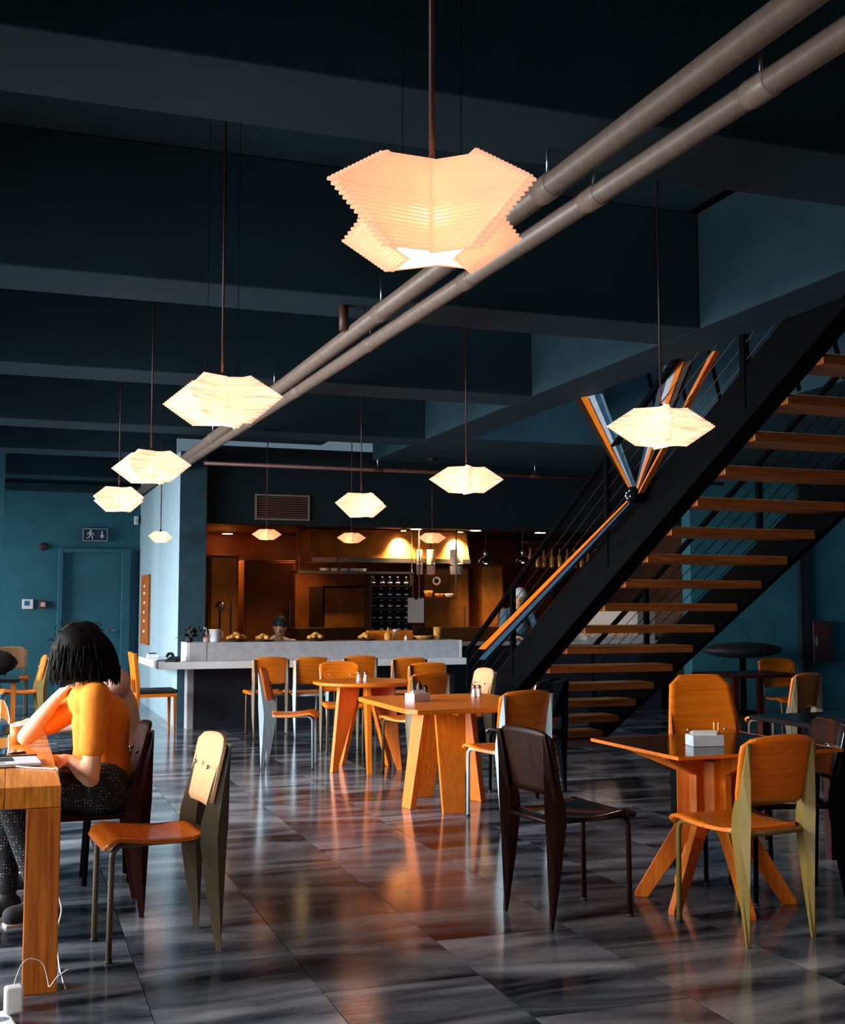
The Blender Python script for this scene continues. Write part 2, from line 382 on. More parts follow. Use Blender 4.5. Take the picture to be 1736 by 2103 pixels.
MB().box(-.035, .03, -.06, .015, 0, .13).build('body', 'white_plastic', se, .015); MB().ell((0, -.06, .04), (.025, .015, .025), 10, 6).build('lens', 'lead_white', se)
bo = thing('wooden_plaque', 'narrow upright wooden plaque with pale marks on the pale blue pier', 'plaque', (PX - .003, 16.5, .83))
MB().box(-.03, 0, -.45, .45, 0, .95).build('board', 'oak_leg', bo, .004)
mk = MB()
for k, zz in enumerate((.16, .30, .42, .55, .68, .78)): mk.box(-.034, -.03, -.12 + .03 * (k % 3), .1 - .02 * (k % 2), zz, zz + .035)
mk.build('lettering', 'paper', bo)

# ---- stairs with open treads, rising towards the viewer
RISE, RUN, Y00 = .185, .345, 8.61
SXL, SXR = 4.50, 5.82
def sy(z): return Y00 - (z - HC) / RISE * RUN
st = thing('staircase', 'open black steel staircase with thick wooden treads rising to the right', 'staircase', (5.1, 8.6, 0))
def spart(mb, name, mat, bev=0): 
    o = mb.build(name, mat, st, bev); o.location = (-5.1, -8.6, 0); return o
for j in range(-7, 14):
    z = HC + j * RISE + .03; y = Y00 - j * RUN
    t = MB().box(-(SXR - SXL) / 2 + .03, (SXR - SXL) / 2 - .03, -.17, .15, -.065, 0)
    o = t.build('tread', 'tread_wood', st, .006); o.location = ((SXL + SXR) / 2 - 5.1, y - 8.6, z)
def stringer(x0, x1, lo, hi):
    p = []
    zb, zt = 0.0, 4.05
    pts = [(sy(zb), max(0, zb - 0)), (sy(zb) + .12, 0), (sy(zb) + .12, hi), (sy(zt), zt + hi), (sy(zt), zt + lo)]
    pts[0] = (sy(-lo), 0)
    return MB().prism(pts, x1 - x0, 'x', (x0 + x1) / 2)
spart(stringer(SXL - .06, SXL, -.07, .30), 'stringer', 'black_steel'); spart(stringer(SXR, SXR + .06, -.10, .26), 'stringer', 'black_steel')
spart(MB().prism([(sy(.07), 0), (sy(0.0) + .14, 0), (sy(0.0) + .14, .04), (sy(4.05), 4.0), (sy(4.05), 3.96)], .14, 'x', SXL - .04), 'flange', 'black_steel')
spart(MB().box(SXL - .08, SXR + .08, sy(0) - .1, sy(0) + .3, 0, .02), 'base_plate', 'black_steel')
for X in (SXL - .05, SXR + .05):
    spart(MB().tube([(X, sy(-.06), .90), (X, sy(4.0), 5.02)], .026, 8), 'handrail', 'black_steel')
    spart(MB().tube([(X, sy(-.06), .90), (X, sy(-.06) + .02, .55), (X, sy(-.06) - .06, .35)], .02, 8), 'rail_end', 'black_steel')
    for zp in (.55, 1.55, 2.55, 3.55):
        spart(MB().box(X - .02, X + .02, sy(zp) - .025, sy(zp) + .025, zp, zp + 1.0), 'post', 'black_steel')
    for k in range(7):
        dz = .10 + .115 * k
        spart(MB().tube([(X, sy(-.04), .0 + dz), (X, sy(4.0), 4.04 + dz)], .0035, 5), 'cable', 'brown_dark' if X < 5 else 'black_steel')
for k in range(10):                                                       # diagonal upper balustrade seen between treads
    yy = 5.2 + k * .55
    spart(MB().tube([(SXR + .28, yy, 3.12), (SXR + .28, yy + .45, 4.5)], .022, 6), 'upper_bar', 'black_steel')
# tapered struts that meet at a steel knuckle
ND = Vector((4.36, 7.62, 2.17))
ts = thing('tapered_strut', 'striped wood and metal struts fanning up from a dark steel knuckle beside the stairs', 'strut', ND)
def band(p_top, p_bot, off, wt, wb, th, mat, name):
    p_top = Vector(p_top) - ND; p_bot = Vector(p_bot) - ND; side = Vector((.25, -1, 0)).normalized(); dp = Vector((1, .25, 0)).normalized()
    a = p_top + side * off[0]; b_ = p_bot + side * off[1]
    vs = []
    for c, w_ in ((a, wt), (b_, wb)):
        for sx, sd in ((-1, -1), (1, -1), (1, 1), (-1, 1)): vs.append(c + side * w_ / 2 * sx + dp * th / 2 * sd)
    MB().add(vs, [(0, 1, 2, 3), (4, 7, 6, 5), (0, 4, 5, 1), (1, 5, 6, 2), (2, 6, 7, 3), (3, 7, 4, 0)]).build(name, mat, ts)
TA, TB_, TC = Vector((4.53, 8.72, 3.1)), Vector((4.53, 7.20, 3.1)), Vector((4.56, 6.84, 3.1))
band(TA, ND, (0, 0.0), .07, .018, .05, 'ply_leg', 'wood_band'); band(TA, ND, (.085, .012), .07, .014, .03, 'band_white', 'white_band'); band(TA, ND, (.16, .02), .06, .012, .03, 'steel_blue', 'blue_band')
band(TA, ND, (-.09, -.012), .08, .012, .03, 'brown_dark', 'brown_band')
band(TB_, ND, (0, 0.02), .055, .018, .05, 'ply_leg', 'wood_band'); band(TB_, ND, (-.075, .008), .07, .014, .03, 'band_white', 'white_band'); band(TB_, ND, (-.15, .0), .07, .012, .03, 'navy', 'blue_band'); band(TB_, ND, (.06, .03), .06, .012, .03, 'brown_dark', 'brown_band')
band(TC, ND, (.0, .05), .04, .012, .05, 'ply_leg', 'wood_band')
LB = Vector((4.36, 10.6, .93))
band(LB, ND, (0, 0), .11, .02, .04, 'ply_leg', 'wood_band'); band(LB + Vector((0, 0, -.1)), ND + Vector((0, 0, -.03)), (0, 0), .10, .02, .04, 'steel_blue', 'blue_band')
MB().lathe([(.055, -.05), (.062, -.02), (.062, .02), (.055, .05)], 18).build('knuckle', 'black_steel', ts).rotation_euler = (0, R(90), 0)
for a in range(4):
    q = MB().ell((-.055, .03 * math.cos(a * 1.57 + .5), .03 * math.sin(a * 1.57 + .5)), (.012, .012, .012), 8, 6); q.build('bolt', 'steel', ts)
MB().tube([(-.02, .05, .06), (-.03, .09, 0), (-.02, .05, -.06)], .008, 6).build('ring', 'steel', ts)

# ---- pipes under the ceiling
def pipe(name, label, p0, p1, r, mat, couplings=(), grp=None):
    p0 = Vector(p0); p1 = Vector(p1); t = thing(name, label, 'pipe', p0, 0, grp); d = p1 - p0
    MB().tube([(0, 0, 0), d], r, 16).build('pipe_run', mat, t)
    for c in couplings:
        q = d * c; e = d.normalized() * .06
        MB().tube([q - e, q - e * .85, q + e * .85, q + e], [r * 1.01, r * 1.09, r * 1.09, r * 1.01], 16).build('coupling', mat, t)
        MB().tube([q + Vector((0, 0, r)), q + Vector((0, 0, .2))], .006, 6).build('hanger_rod', 'steel', t)
    return t
pipe('ceiling_pipe', 'thicker upper pale pipe of the pair running under the beams', (1.975, .6, 2.95), (1.665, 17.5, 2.95),   .047, 'pipe_paint', (.2, .32, .47, .62))
pipe('ceiling_pipe', 'thinner lower pale pipe of the pair with ringed couplings', (2.17, .6, 2.90), (1.76, 13.25, 2.90), .042, 'pipe_paint', (.18, .26, .355, .47, .60, .72))
pipe('water_pipe', 'thin rust brown pipe crossing the ceiling above the bar', (1.9, 12.35, 2.86), (8.3, 12.35, 2.86), .022, 'rust_paint', (.3, .6))
dp = thing('drop_pipe', 'short rusty pipe stub dropping from the beam to the pipes', 'pipe', (1.80, 6.5, 2.95))
MB().tube([(0, 0, 0), (0, 0, .15)], .028, 12).build('stub', 'rust_paint', dp); MB().tube([(.12, 0, .15), (.13, 0, .08), (.12, .02, .03)], .006, 6).build('hook', 'steel', dp)

# ================================================================== pendant lamps of stacked sticks
NL = 28; LH = .215; V3z = Vector((0, 0, 1))
def layers(Rm):
    out = []
    for k in range(NL):
        t = k / (NL - 1); f = (.44 + .56 * t / .52) if t < .52 else (.46 + .54 * (1 - t) / .48)
        z = LH * t * Rm / .29; rt = Rm * f; ri = Rm * (.10 + .20 * f)
        for q in range(4):
            a = q * math.pi / 2; tip = Vector((rt * math.cos(a), rt * math.sin(a), z))
            for s_ in (-1, 1):
                c = a + s_ * math.pi / 4; inn = Vector((ri * math.cos(c), ri * math.sin(c), z))
                d = (tip - inn).normalized(); dz = V3z * (LH / (NL - 1) * .5 * Rm / .29 * (s_ > 0)); out.append((inn - d * .006 + dz, tip + d * .03 * Rm / .29 + dz, k % 2))
    return out
unit = MB().box(0, 1, -.5, .5, -.5, .5).mesh('stick'); unit.materials.append(M['lamp_stick'])
def pendant(name, label, pos, Rm, rot, top, mat='lamp_stick_far', single=False, power=10, wires=False, grp=None, bulb='bulb'):
    Rm *= .89; hh = LH * Rm / .29; t = thing(name, label, 'lamp', (pos[0], pos[1], pos[2] - hh / 2), rot, grp)
    sh = hh / (NL - 1) * .80; sw = .011 * Rm / .29; big = MB()
    if single:
        hub = MB().lathe([(.03, -.004), (.03, .004)], 12).build('top_hub', 'steel', t, loc=(0, 0, hh + .004))
    for a, b_, odd in layers(Rm):
        d = b_ - a; ang = math.atan2(d.y, d.x)
        if single:
            o = link('stick', unit, t); o.location = a; o.rotation_euler = (0, 0, ang); o.scale = (d.length, sw, sh)
        else:
            big.box(0, d.length, -sw / 2, sw / 2, -sh / 2, sh / 2, Matrix.Translation(a) @ Matrix.Rotation(ang, 4, 'Z'))
    if not single: tag(big.build('stick_stack', mat, t), kind='stuff')
    MB().ell((0, 0, hh * .64), (.034 * Rm / .29, .034 * Rm / .29, .045 * Rm / .29), 14, 10).build('bulb', bulb, t)
    MB().lathe([(.018, hh * .62), (.02, hh * .85), (.008, hh + .03)], 12).build('lamp_holder', 'black_matte', t)
    MB().tube([(0, 0, hh), (0, 0, top - pos[2] + hh / 2)], .0055 if not single else .007, 8).build('cord', 'cord', t)
    MB().lathe([(.05, top - pos[2] + hh / 2 - .03), (.055, top - pos[2] + hh / 2)], 16).build('ceiling_rose', 'black_matte', t)
    if wires:
        for s_ in (-1, 1): MB().tube([(s_ * .05, s_ * .05, hh * .98), (s_ * .06, s_ * .04, top - pos[2] + hh / 2)], .0014, 5).build('support_wire', 'black_steel', t)
    l = bpy.data.lights.new('pendant_glow', 'POINT'); l.energy = power; l.color = (1.0, .66, .40); l.shadow_soft_size = .02
    lo = bpy.data.objects.new('pendant_glow', l); COL.objects.link(lo); lo.parent = t; lo.location = (0, 0, hh * .30)
    return t
def az(p): return math.atan2(p[1], p[0])
LZ = 2.28; GL = 'stacked stick pendant lamps'
P1 = onz(887, 440, LZ); pendant('pendant_lamp', 'largest stacked stick pendant lamp, nearest, hanging in front of the pipes', P1, .325, az(P1) + R(45), CEIL, single=True, power=48, wires=True, grp=GL)
for (x, y), w_, rot, lab in [((456, 825), .31, 62, 'glowing stick pendant lamp second in the left row, touching the pipe'),
                             ((310, 960), .305, 60, 'glowing stick pendant lamp third in the left row, above the end of the pipe'),
                             ((244, 1026), .30, 45, 'glowing stick pendant lamp fourth in the left row, before the teal wall'),
                             ((958, 986), .281, 4, 'glowing stick pendant lamp above the right end of the bar'),
                             ((742, 1038), .31, 40, 'glowing stick pendant lamp above the middle of the bar, right of the grille'),
                             ((1358, 878), .29, 12, 'glowing stick pendant lamp in front of the striped struts')]:
    p = onz(x, y, LZ); pendant('pendant_lamp', lab, p, w_, az(p) + R(rot), CEIL, power=10, grp=GL, wires=(x == 456))
pendant('pendant_lamp', 'added stick pendant lamp outside the view, warming the near right tables', Vector((3.2, 2.62, LZ)), .29, .3, SOF + .75, power=48, grp=GL)  # extra unseen lamp, added for warm light on the right tables
for (x, y), lab, mt, pw, bl in [((330, 1103), 'small bright pendant lamp in front of the pale blue pier', 'lamp_stick_far', 4, 'bulb'),
                            ((548, 1098), 'small dim stick pendant lamp below the grille', 'lamp_stick_dim', 1.5, 'bulb'),
                            ((722, 1105), 'small dim stick pendant lamp left of the kitchen hood glow', 'lamp_stick_dim', 1.5, 'bulb'),
                            ((888, 1105), 'small dim stick pendant lamp between the two lit streaks on the hood', 'lamp_stick_dim', 1.5, 'bulb')]:
    p = ony(x, y, 12.95); pendant('small_pendant_lamp', lab, p, .17, az(p) + R(5 if x > 400 else 40), CEIL if x < 800 else SOF, mt, power=pw, grp='small pendant lamps over the bar', bulb=bl)

# ================================================================== bar
bar = thing('bar_counter', 'long white and grey bar counter with a dark base', 'counter', (3.3, 13.1, 0))
BO = Vector((-3.3, -13.1, 0))
def bpart(mb, name, mat, bev=.004): o = mb.build(name, mat, bar, bev); o.location = BO; return o
bpart(MB().box(1.93, 5.0, 13.05, 13.27, 0, .68), 'base', 'dark_base')
bpart(MB().box(1.86, 1.93, 13.05, 13.27, 0, .68), 'base_lit_end', 'grey_slab')  # window side of the base, its light put in as lighter grey
bpart(MB().prism([(1.50, 12.62), (5.0, 12.62), (5.0, 13.27), (1.76, 13.27), (1.76, 14.3), (1.46, 14.3)], .075, 'z', .7175), 'lower_slab', 'white_slab')
bpart(MB().box(1.86, 4.97, 12.83, 13.27, .755, .955), 'raised_front', 'grey_slab')
bpart(MB().box(1.815, 1.858, 12.83, 13.27, .755, .955), 'raised_end', 'white_slab')
bpart(MB().box(4.972, 5.01, 12.83, 13.27, .755, .955), 'raised_end', 'white_slab')
for x in (2.03, ): bpart(MB().box(x, x + .003, 12.828, 12.832, .755, .955), 'joint', 'black_matte', 0)
BT = .955
def onbar(x, dy=.0):  # point on the bar's raised top below pixel column x
    p = ony(x, 1300, 13.0 + dy); return Vector((p.x, 13.0 + dy, BT))
# bar things
p = onbar(378); t = thing('flower_arrangement', 'black dried flower bunch on the white end of the bar', 'plant', (1.86, 12.95, BT))
MB().lathe([(.03, 0), (.045, .02), (.03, .05), (.02, .07)], 12).build('vase', 'black_matte', t)
fb = MB()
for k in range(46):
    a = random.uniform(0, 6.28); r_ = random.uniform(0, .13); fb.ell((r_ * math.cos(a) + .03, r_ * math.sin(a) * .5, .09 + random.uniform(-.03, .08)), (.025, .018, .012), 7, 4, (random.uniform(-.6, .6), random.uniform(-.6, .6), a))
tag(fb.build('petals', 'black_matte', t), kind='stuff')
sf = MB()
for a in (.2, 2.8, 4.0): sf.tube([(0, 0, .05), (.06 * math.cos(a), .04 * math.sin(a), .09), (.16 * math.cos(a), .06 * math.sin(a), .04)], .003, 5)
sf.build('stem', 'black_matte', t)
def jug(x, name, label, prof, mat, cat, dy=0, extra=None):
    t = thing(name, label, cat, onbar(x, dy)); MB().lathe(prof, 20).build('body', mat, t)
    if extra: extra(t)
    return t
def jug_handle(t): MB().tube([(.045, -.01, .12), (.085, -.01, .11), (.085, -.01, .05), (.045, -.01, .03)], .007, 8).build('handle', 'white_plastic', t)
def pump(t): MB().tube([(0, 0, .1), (0, 0, .15), (-.03, 0, .155)], .008, 8).build('pump', 'white_plastic', t)
jug(441, 'utensil_pot', 'white pot standing on the left of the bar', [(.055, 0), (.06, .01), (.062, .12), (.07, .13), (.07, .14)], 'white_plastic', 'pot', 0, jug_handle)
jug(424, 'soap_bottle', 'pink pump bottle beside the white pot on the bar', [(.03, 0), (.034, .01), (.034, .07), (.012, .095), (.012, .11)], 'pink_cloth', 'bottle', 0, pump)
def pile(x, name, label, n_, rx, h, mat, cat='food', dy=0, plate=True):
    t = thing(name, label, cat, onbar(x, dy))
    if plate: MB().lathe([(.06, 0), (.13, .012), (.125, .016), (.05, .008)], 20).build('plate', 'brown_dark', t)
    for k in range(n_):
        a = 2 * math.pi * k / n_ * 1.7; r_ = rx * (k / n_) ** .5 * .8
        MB().ell((r_ * math.cos(a), r_ * math.sin(a), .035 + h * (1 - r_ / rx) * .7), (.045, .032, .025), 10, 6, (0, .2, a), .08).build('roll', mat, t)
pile(487, 'bread_plate', 'plate heaped with orange bread rolls near the white pot', 9, .11, .07, 'food')
pile(542, 'bread_plate', 'small plate of pale rolls left of the crouching cook', 6, .08, .04, 'food')
pile(650, 'sandwich_plate', 'plate of toasted sandwiches right of the crouching cook', 8, .09, .06, 'food')
pile(752, 'bread_basket', 'small heap of bread left of the squeeze bottle', 7, .07, .05, 'food', 'food', .02)
t = thing('wooden_crate', 'long wooden serving crate at the back of the bar', 'crate', onbar(800, .16))
MB().box(-.27, .27, -.06, -.05, 0, .11).build('front_board', 'ply', t); MB().box(-.27, .27, .05, .06, 0, .11).build('back_board', 'ply', t); MB().box(-.27, -.26, -.05, .05, 0, .11).build('end_board', 'ply', t); MB().box(.26, .27, -.05, .05, 0, .11).build('end_board', 'ply', t)
t = thing('squeeze_bottle', 'pointed orange squeeze bottle on the bar', 'bottle', onbar(797, -.04))
MB().lathe([(.038, 0), (.042, .01), (.042, .07), (.018, .10)], 16).build('body', 'food', t); MB().lathe([(.016, .10), (.006, .14), (.003, .155)], 12).build('nozzle', 'food', t)
t = thing('condiment_jar', 'small jar with a pale lid beside the squeeze bottle', 'jar', onbar(812, .03))
MB().lathe([(.025, 0), (.027, .01), (.027, .10)], 14).build('body', 'food', t); MB().lathe([(.029, .10), (.029, .125)], 14).build('lid', 'paper', t)
t = thing('bowl', 'wide shallow orange bowl on the bar', 'bowl', onbar(868, 0)); MB().lathe([(.05, 0), (.10, .03), (.12, .05), (.112, .05), (.05, .012)], 20).build('body', 'food', t)
t = thing('drinking_glass', 'tall amber glass at the right of the bar', 'glass', onbar(898, 0)); MB().lathe([(.04, 0), (.045, .15), (.042, .15), (.037, .006)], 18).build('body', 'food', t); MB().lathe([(.036, .008), (.038, .10)], 16).build('drink', 'amber_wall', t)
t = thing('shaker', 'small white shaker in the middle of the bar', 'shaker', onbar(834, -.05)); MB().lathe([(.018, 0), (.02, .03), (.012, .05)], 12).build('body', 'white_plastic', t); MB().lathe([(.012, .05), (.006, .07)], 10).build('cap', 'steel', t)
# things on the low left wing of the bar
t = thing('magazine', 'open magazine on the low wing of the bar', 'magazine', (1.60, 13.35, .755), .3)
MB().box(-.09, 0, -.12, .12, 0, .006).build('left_page', 'paper', t); MB().box(.002, .092, -.12, .12, 0, .006).build('right_page', 'lead_white', t)
t = thing('magazine', 'grey magazine lying beside the open one on the bar wing', 'magazine', (1.62, 13.02, .755), -.2); MB().box(-.09, .09, -.12, .12, 0, .012).build('cover', 'grey_steel', t)
MB().box(-.05, .06, -.08, .02, .012, .014).build('cover_picture', 'navy', t)
t = thing('telephone', 'black desk telephone on the low wing of the bar', 'telephone', (1.665, 12.80, .755), -.5)
MB().prism([(-.08, 0), (.08, 0), (.08, .055), (-.08, .02)], .12, 'x').build('body', 'black_matte', t, .006); MB().tube([(-.03, -.09, .06), (-.03, -.05, .085), (-.03, .05, .085), (-.03, .09, .06)], .016, 8).build('handset', 'black_matte', t)
t = thing('card_tray', 'small white tray at the tip of the bar wing', 'tray', (1.56, 13.75, .755)); MB().box(-.06, .06, -.09, .09, 0, .05).build('tray', 'white_plastic', t, .006); MB().box(-.04, .04, -.07, .07, .05, .06).build('cards', 'red_dark', t)

# ================================================================== kitchen behind the bar
KY0, KY1, KX0, KX1, KZ = 13.5, 17.3, 1.95, 8.35, 2.42
struct(MB().box(KX0 + .13, KX1, 13.4, 13.55, 2.30, SOF + .1).build('wall_bulkhead', 'dark_paint'), 'dark bulkhead over the kitchen opening')
struct(MB().box(KX0, KX1, KY1, KY1 + .15, 0, 3.2).build('wall_kitchen', 'brown_panel'), 'brown rear wall of the kitchen')
struct(MB().box(KX0, KX1 + .2, 13.55, KY1, KZ, KZ + .1).build('ceiling_kitchen', 'brown_dark'), 'low dark brown kitchen ceiling')
struct(MB().box(KX1, KX1 + .15, 13.4, KY1, 0, 3.2).build('wall_kitchen_right', 'brown_dark'), 'dark right wall of the kitchen')
gv = thing('vent_grille', 'brown louvred air grille on the dark bulkhead', 'grille', (2.98, 13.4, 2.35))
for a in ((-.325, .325, 0, .02), (-.325, .325, .28, .30), (-.325, -.305, .02, .28), (.305, .325, .02, .28)): MB().box(a[0], a[1], -.02, 0, a[2], a[3]).build('frame_bar', 'pipe_paint', gv)
for k in range(9): MB().box(-.305, .305, -.014, -.002, .03 + k * .028, .045 + k * .028).build('louvre', 'rust_paint', gv)
def kbox(name, label, cat, px0, px1, py0, py1, Y, depth, mat, door=None):
    a = ony(px0, py0, Y); b_ = ony(px1, py1, Y); z1 = a.z; z0 = b_.z if py1 < 1399 else 0.0
    t = thing(name, label, cat, ((a.x + b_.x) / 2, Y, z0)); w_ = b_.x - a.x
    MB().box(-w_ / 2, w_ / 2, 0, depth, 0, z1 - z0).build('body', mat, t, .006)
    if door:
        MB().box(-w_ / 2 + .03, w_ / 2 - .03, -.02, 0, .04, z1 - z0 - .03).build('door', door, t, .004)
        MB().box(w_ / 2 - .10, w_ / 2 - .08, -.06, -.02, (z1 - z0) * .35, (z1 - z0) * .7).build('handle', 'steel', t)
    return t, w_, z1 - z0
kbox('tall_cabinet', 'tall amber lit steel cabinet at the left of the kitchen', 'cabinet', 430, 487, 1140, 1420, 16.2, .8, 'amber_wall', 'amber_steel')
kbox('cold_room_door', 'tall brown sliding door in the kitchen', 'door', 502, 605, 1150, 1420, 16.6, .5, 'brown_panel', 'brown_panel')
kbox('oven_cabinet', 'amber steel cabinet door under the kitchen shelf', 'cabinet', 663, 760, 1203, 1400, 16.0, .8, 'brown_dark', 'amber_steel')
kbox('steel_cabinet', 'amber steel cupboard right of the paper sheet', 'cabinet', 868, 965, 1165, 1400, 16.4, .6, 'brown_panel', 'amber_steel')
kbox('steel_cabinet', 'tall amber cupboard behind the stair rail', 'cabinet', 985, 1035, 1160, 1400, 16.2, .6, 'brown_panel', 'amber_steel')
kbox('back_counter', 'long dark work counter at the back of the kitchen', 'counter', 610, 1230, 1290, 1470, 15.5, .40, 'brown_dark')
# extractor hood
hx0 = ony(640, 1090, 15.4).x; hx1 = ony(965, 1090, 15.4).x
h = thing('extractor_hood', 'wide amber lit steel extractor hood with two bright streaks', 'hood', ((hx0 + hx1) / 2, 15.4, 1.98)); hw = (hx1 - hx0) / 2
MB().prism([(0.0, 0), (.9, 0), (.9, .43), (.12, .43)], hw * 2, 'x').build('canopy', 'amber_steel', h, .008)
MB().box(-hw, hw, -.03, 0, -.03, .03).build('rim', 'steel', h)
for k in range(4): MB().box(-hw + .1 + k * .5, -hw + .52 + k * .5, .1, .8, -.02, 0).build('filter', 'steel', h)
def spotl(loc, target, power, size, col=(1.0, .55, .2)):
    l = bpy.data.lights.new('downlight_glow', 'SPOT'); l.energy = power; l.color = col; l.spot_size = R(size); l.spot_blend = .6; l.shadow_soft_size = .04
    o = bpy.data.objects.new('downlight_glow', l); COL.objects.link(o); o.location = loc
    o.rotation_euler = (Vector(target) - Vector(loc)).to_track_quat('-Z', 'Y').to_euler(); return o
for (x, y, Y), pw, lab in [((855, 1085, 15.05), 22, 'bright oval ceiling downlight left of the hood middle'), ((977, 1087, 15.05), 22, 'bright oval ceiling downlight right of the hood'),
                           ((625, 1092, 14.6), 16, 'oval ceiling downlight left of the hood, higher of two'), ((467, 1121, 16.9), 16, 'oval ceiling downlight over the tall amber cabinet'),
                           ((622, 1115, 16.6), 16, 'oval ceiling downlight left of the hood, lower of two'), ((1110, 1100, 15.2), 14, 'small downlight over the bottle shelves')]:
    p = ony(x, y, Y); p.z = KZ
    t = thing('downlight', lab, 'lamp', p - Vector((0, 0, .022))); MB().lathe([(.085, .022), (.095, .006), (.085, 0)], 20).build('ring', 'steel', t); MB().lathe([(.075, -.004), (.075, .002)], 20).build('diffuser', 'downlight', t)
    spotl(p - Vector((0, 0, .04)), p + Vector((0, .18 if Y < 15.1 else .05, -1)), pw * 4.2, 115)
for x, lab in ((829, 'added narrow lamp that casts the left bright streak'), (946, 'added narrow lamp that casts the right bright streak')):  # extra lamps, added to throw the two streaks onto the hood
    p = ony(x, 1090, 15.33); p.z = KZ
    t = thing('added_streak_lamp', lab, 'lamp', p - Vector((0, 0, .03)), 0, 'added streak lamps'); MB().lathe([(.045, .03), (.05, .01), (.04, 0)], 16).build('ring', 'steel', t); MB().lathe([(.036, -.003), (.036, .002)], 16).build('diffuser', 'downlight', t)
    spotl(p - Vector((0, 0, .045)), p + Vector((-.03, .42, -1)), 230, 80, (1.0, .66, .34))
# ducts, clock, paper, shelf
for (a, b_), lab in [((856, 868), 'thin pale steel duct left under the hood'), ((877, 893), 'thick pale steel duct below the hood'), ((925, 950), 'wide pale steel duct at the right of the hood')]:
    q0 = ony(a, 1130, 15.2); q1 = ony(b_, 1180, 15.2); r_ = (q1.x - q0.x) / 2
    t = thing('steel_duct', lab, 'duct', ((q0.x + q1.x) / 2, 15.2, q1.z), 0, 'ducts below the hood'); MB().lathe([(r_, 0), (r_, q0.z - q1.z), (r_ * .9, q0.z - q1.z + .01)], 18).build('tube', 'lead_white', t); MB().tube([(0, 0, q0.z - q1.z), (0, 0, KZ - q1.z)], .006, 6).build('hanger_rod', 'black_steel', t); MB().lathe([(r_ * 1.08, .12), (r_ * 1.08, .15)], 18).build('band', 'steel', t)
p = ony(896, 1193, 15.3); t = thing('wall_clock', 'tiny round white ring clock in the kitchen', 'clock', p)
o = MB().lathe([(.055, 0), (.06, .02), (.035, .022), (.032, .01)], 20).build('rim', 'white_plastic', t); o.rotation_euler = (R(90), 0, 0)
o = MB().lathe([(.034, 0), (.034, .012)], 16).build('face', 'black_matte', t); o.rotation_euler = (R(90), 0, 0)
a = ony(838, 1228, 15.0); b_ = ony(871, 1279, 15.0); t = thing('order_sheet', 'large pale paper sheet hanging in the kitchen', 'paper', ((a.x + b_.x) / 2, 15.0, b_.z)); MB().box(-(b_.x - a.x) / 2, (b_.x - a.x) / 2, 0, .006, 0, a.z - b_.z).build('sheet', 'paper', t); MB().box(-.02, .02, -.012, 0, a.z - b_.z - .02, a.z - b_.z + .01).build('clip', 'black_steel', t); MB().tube([(0, -.006, a.z - b_.z), (0, -.006, KZ - b_.z)], .004, 5).build('string', 'black_steel', t)
# hanging pot shelf
a = ony(612, 1172, 15.3); b_ = ony(850, 1160, 15.3)
t = thing('pot_shelf', 'dark hanging shelf across the kitchen under the hood', 'shelf', ((a.x + b_.x) / 2, 15.3, a.z - .03)); sw_ = (b_.x - a.x) / 2
MB().box(-sw_, sw_, 0, .35, 0, .03).build('board', 'steel', t)
for x in (-sw_ + .02, -.25, sw_ - .02): MB().tube([(x, .02, .03), (x, .02, KZ - a.z + .03)], .008, 6).build('rod', 'pipe_paint', t)
for k, x in enumerate((668, 690, 707, 728, 745)):
    q = ony(x, 1170, 15.35); c = thing('soup_plate_stack', 'stack of white plates on the hanging shelf, number %s from the left' % ['one', 'two', 'three', 'four', 'five'][k], 'plates', (q.x, 15.40, a.z), 0, 'plates on the hanging shelf')
    for m_ in range(3): MB().lathe([(.03, .012 * m_), (.075, .012 * m_ + .018), (.07, .012 * m_ + .018), (.03, .012 * m_ + .006)], 16).build('plate', 'white_plastic', c)
# bottle rack
a = ony(762, 1180, 15.2); b_ = ony(848, 1300, 15.2); t = thing('bottle_rack', 'tall black rack packed with dark bottles', 'rack', ((a.x + b_.x) / 2, 15.2, b_.z)); rw = (b_.x - a.x) / 2; rh = a.z - b_.z
MB().box(-rw, rw, .25, .28, 0, rh).build('back_panel', 'black_matte', t)
for k in range(5): MB().box(-rw, rw, 0, .25, rh * k / 5, rh * k / 5 + .012).build('shelf', 'black_matte', t)
for s_ in (-1, 1): MB().box(s_ * rw - .01, s_ * rw + .01, 0, .28, 0, rh).build('side', 'black_matte', t)
RK = t.location.copy()
bp_ = thing('wine_bottle', 'dark wine bottle in the black rack', 'bottle', (0, 0, 0), 0, 'bottles in the black rack')
MB().lathe([(.03, 0), (.033, .01), (.033, .075), (.012, .10), (.011, .118)], 10).build('body', 'black_lacquer', bp_); MB().lathe([(.012, .112), (.013, .125)], 8).build('capsule', 'lead_white', bp_); MB().lathe([(.0335, .03), (.0335, .05)], 10).build('label_band', 'lead_white', bp_)
reg(bp_); first = True
for k in range(5):
    for c in range(5):
        o = bp_ if first else copy_tree(bp_); first = False
        o.location = RK + Vector((-rw + .06 + c * (2 * rw - .12) / 4, .08 + random.uniform(-.02, .04), rh * k / 5 + .012)); o.rotation_euler = (0, 0, random.uniform(0, 6))
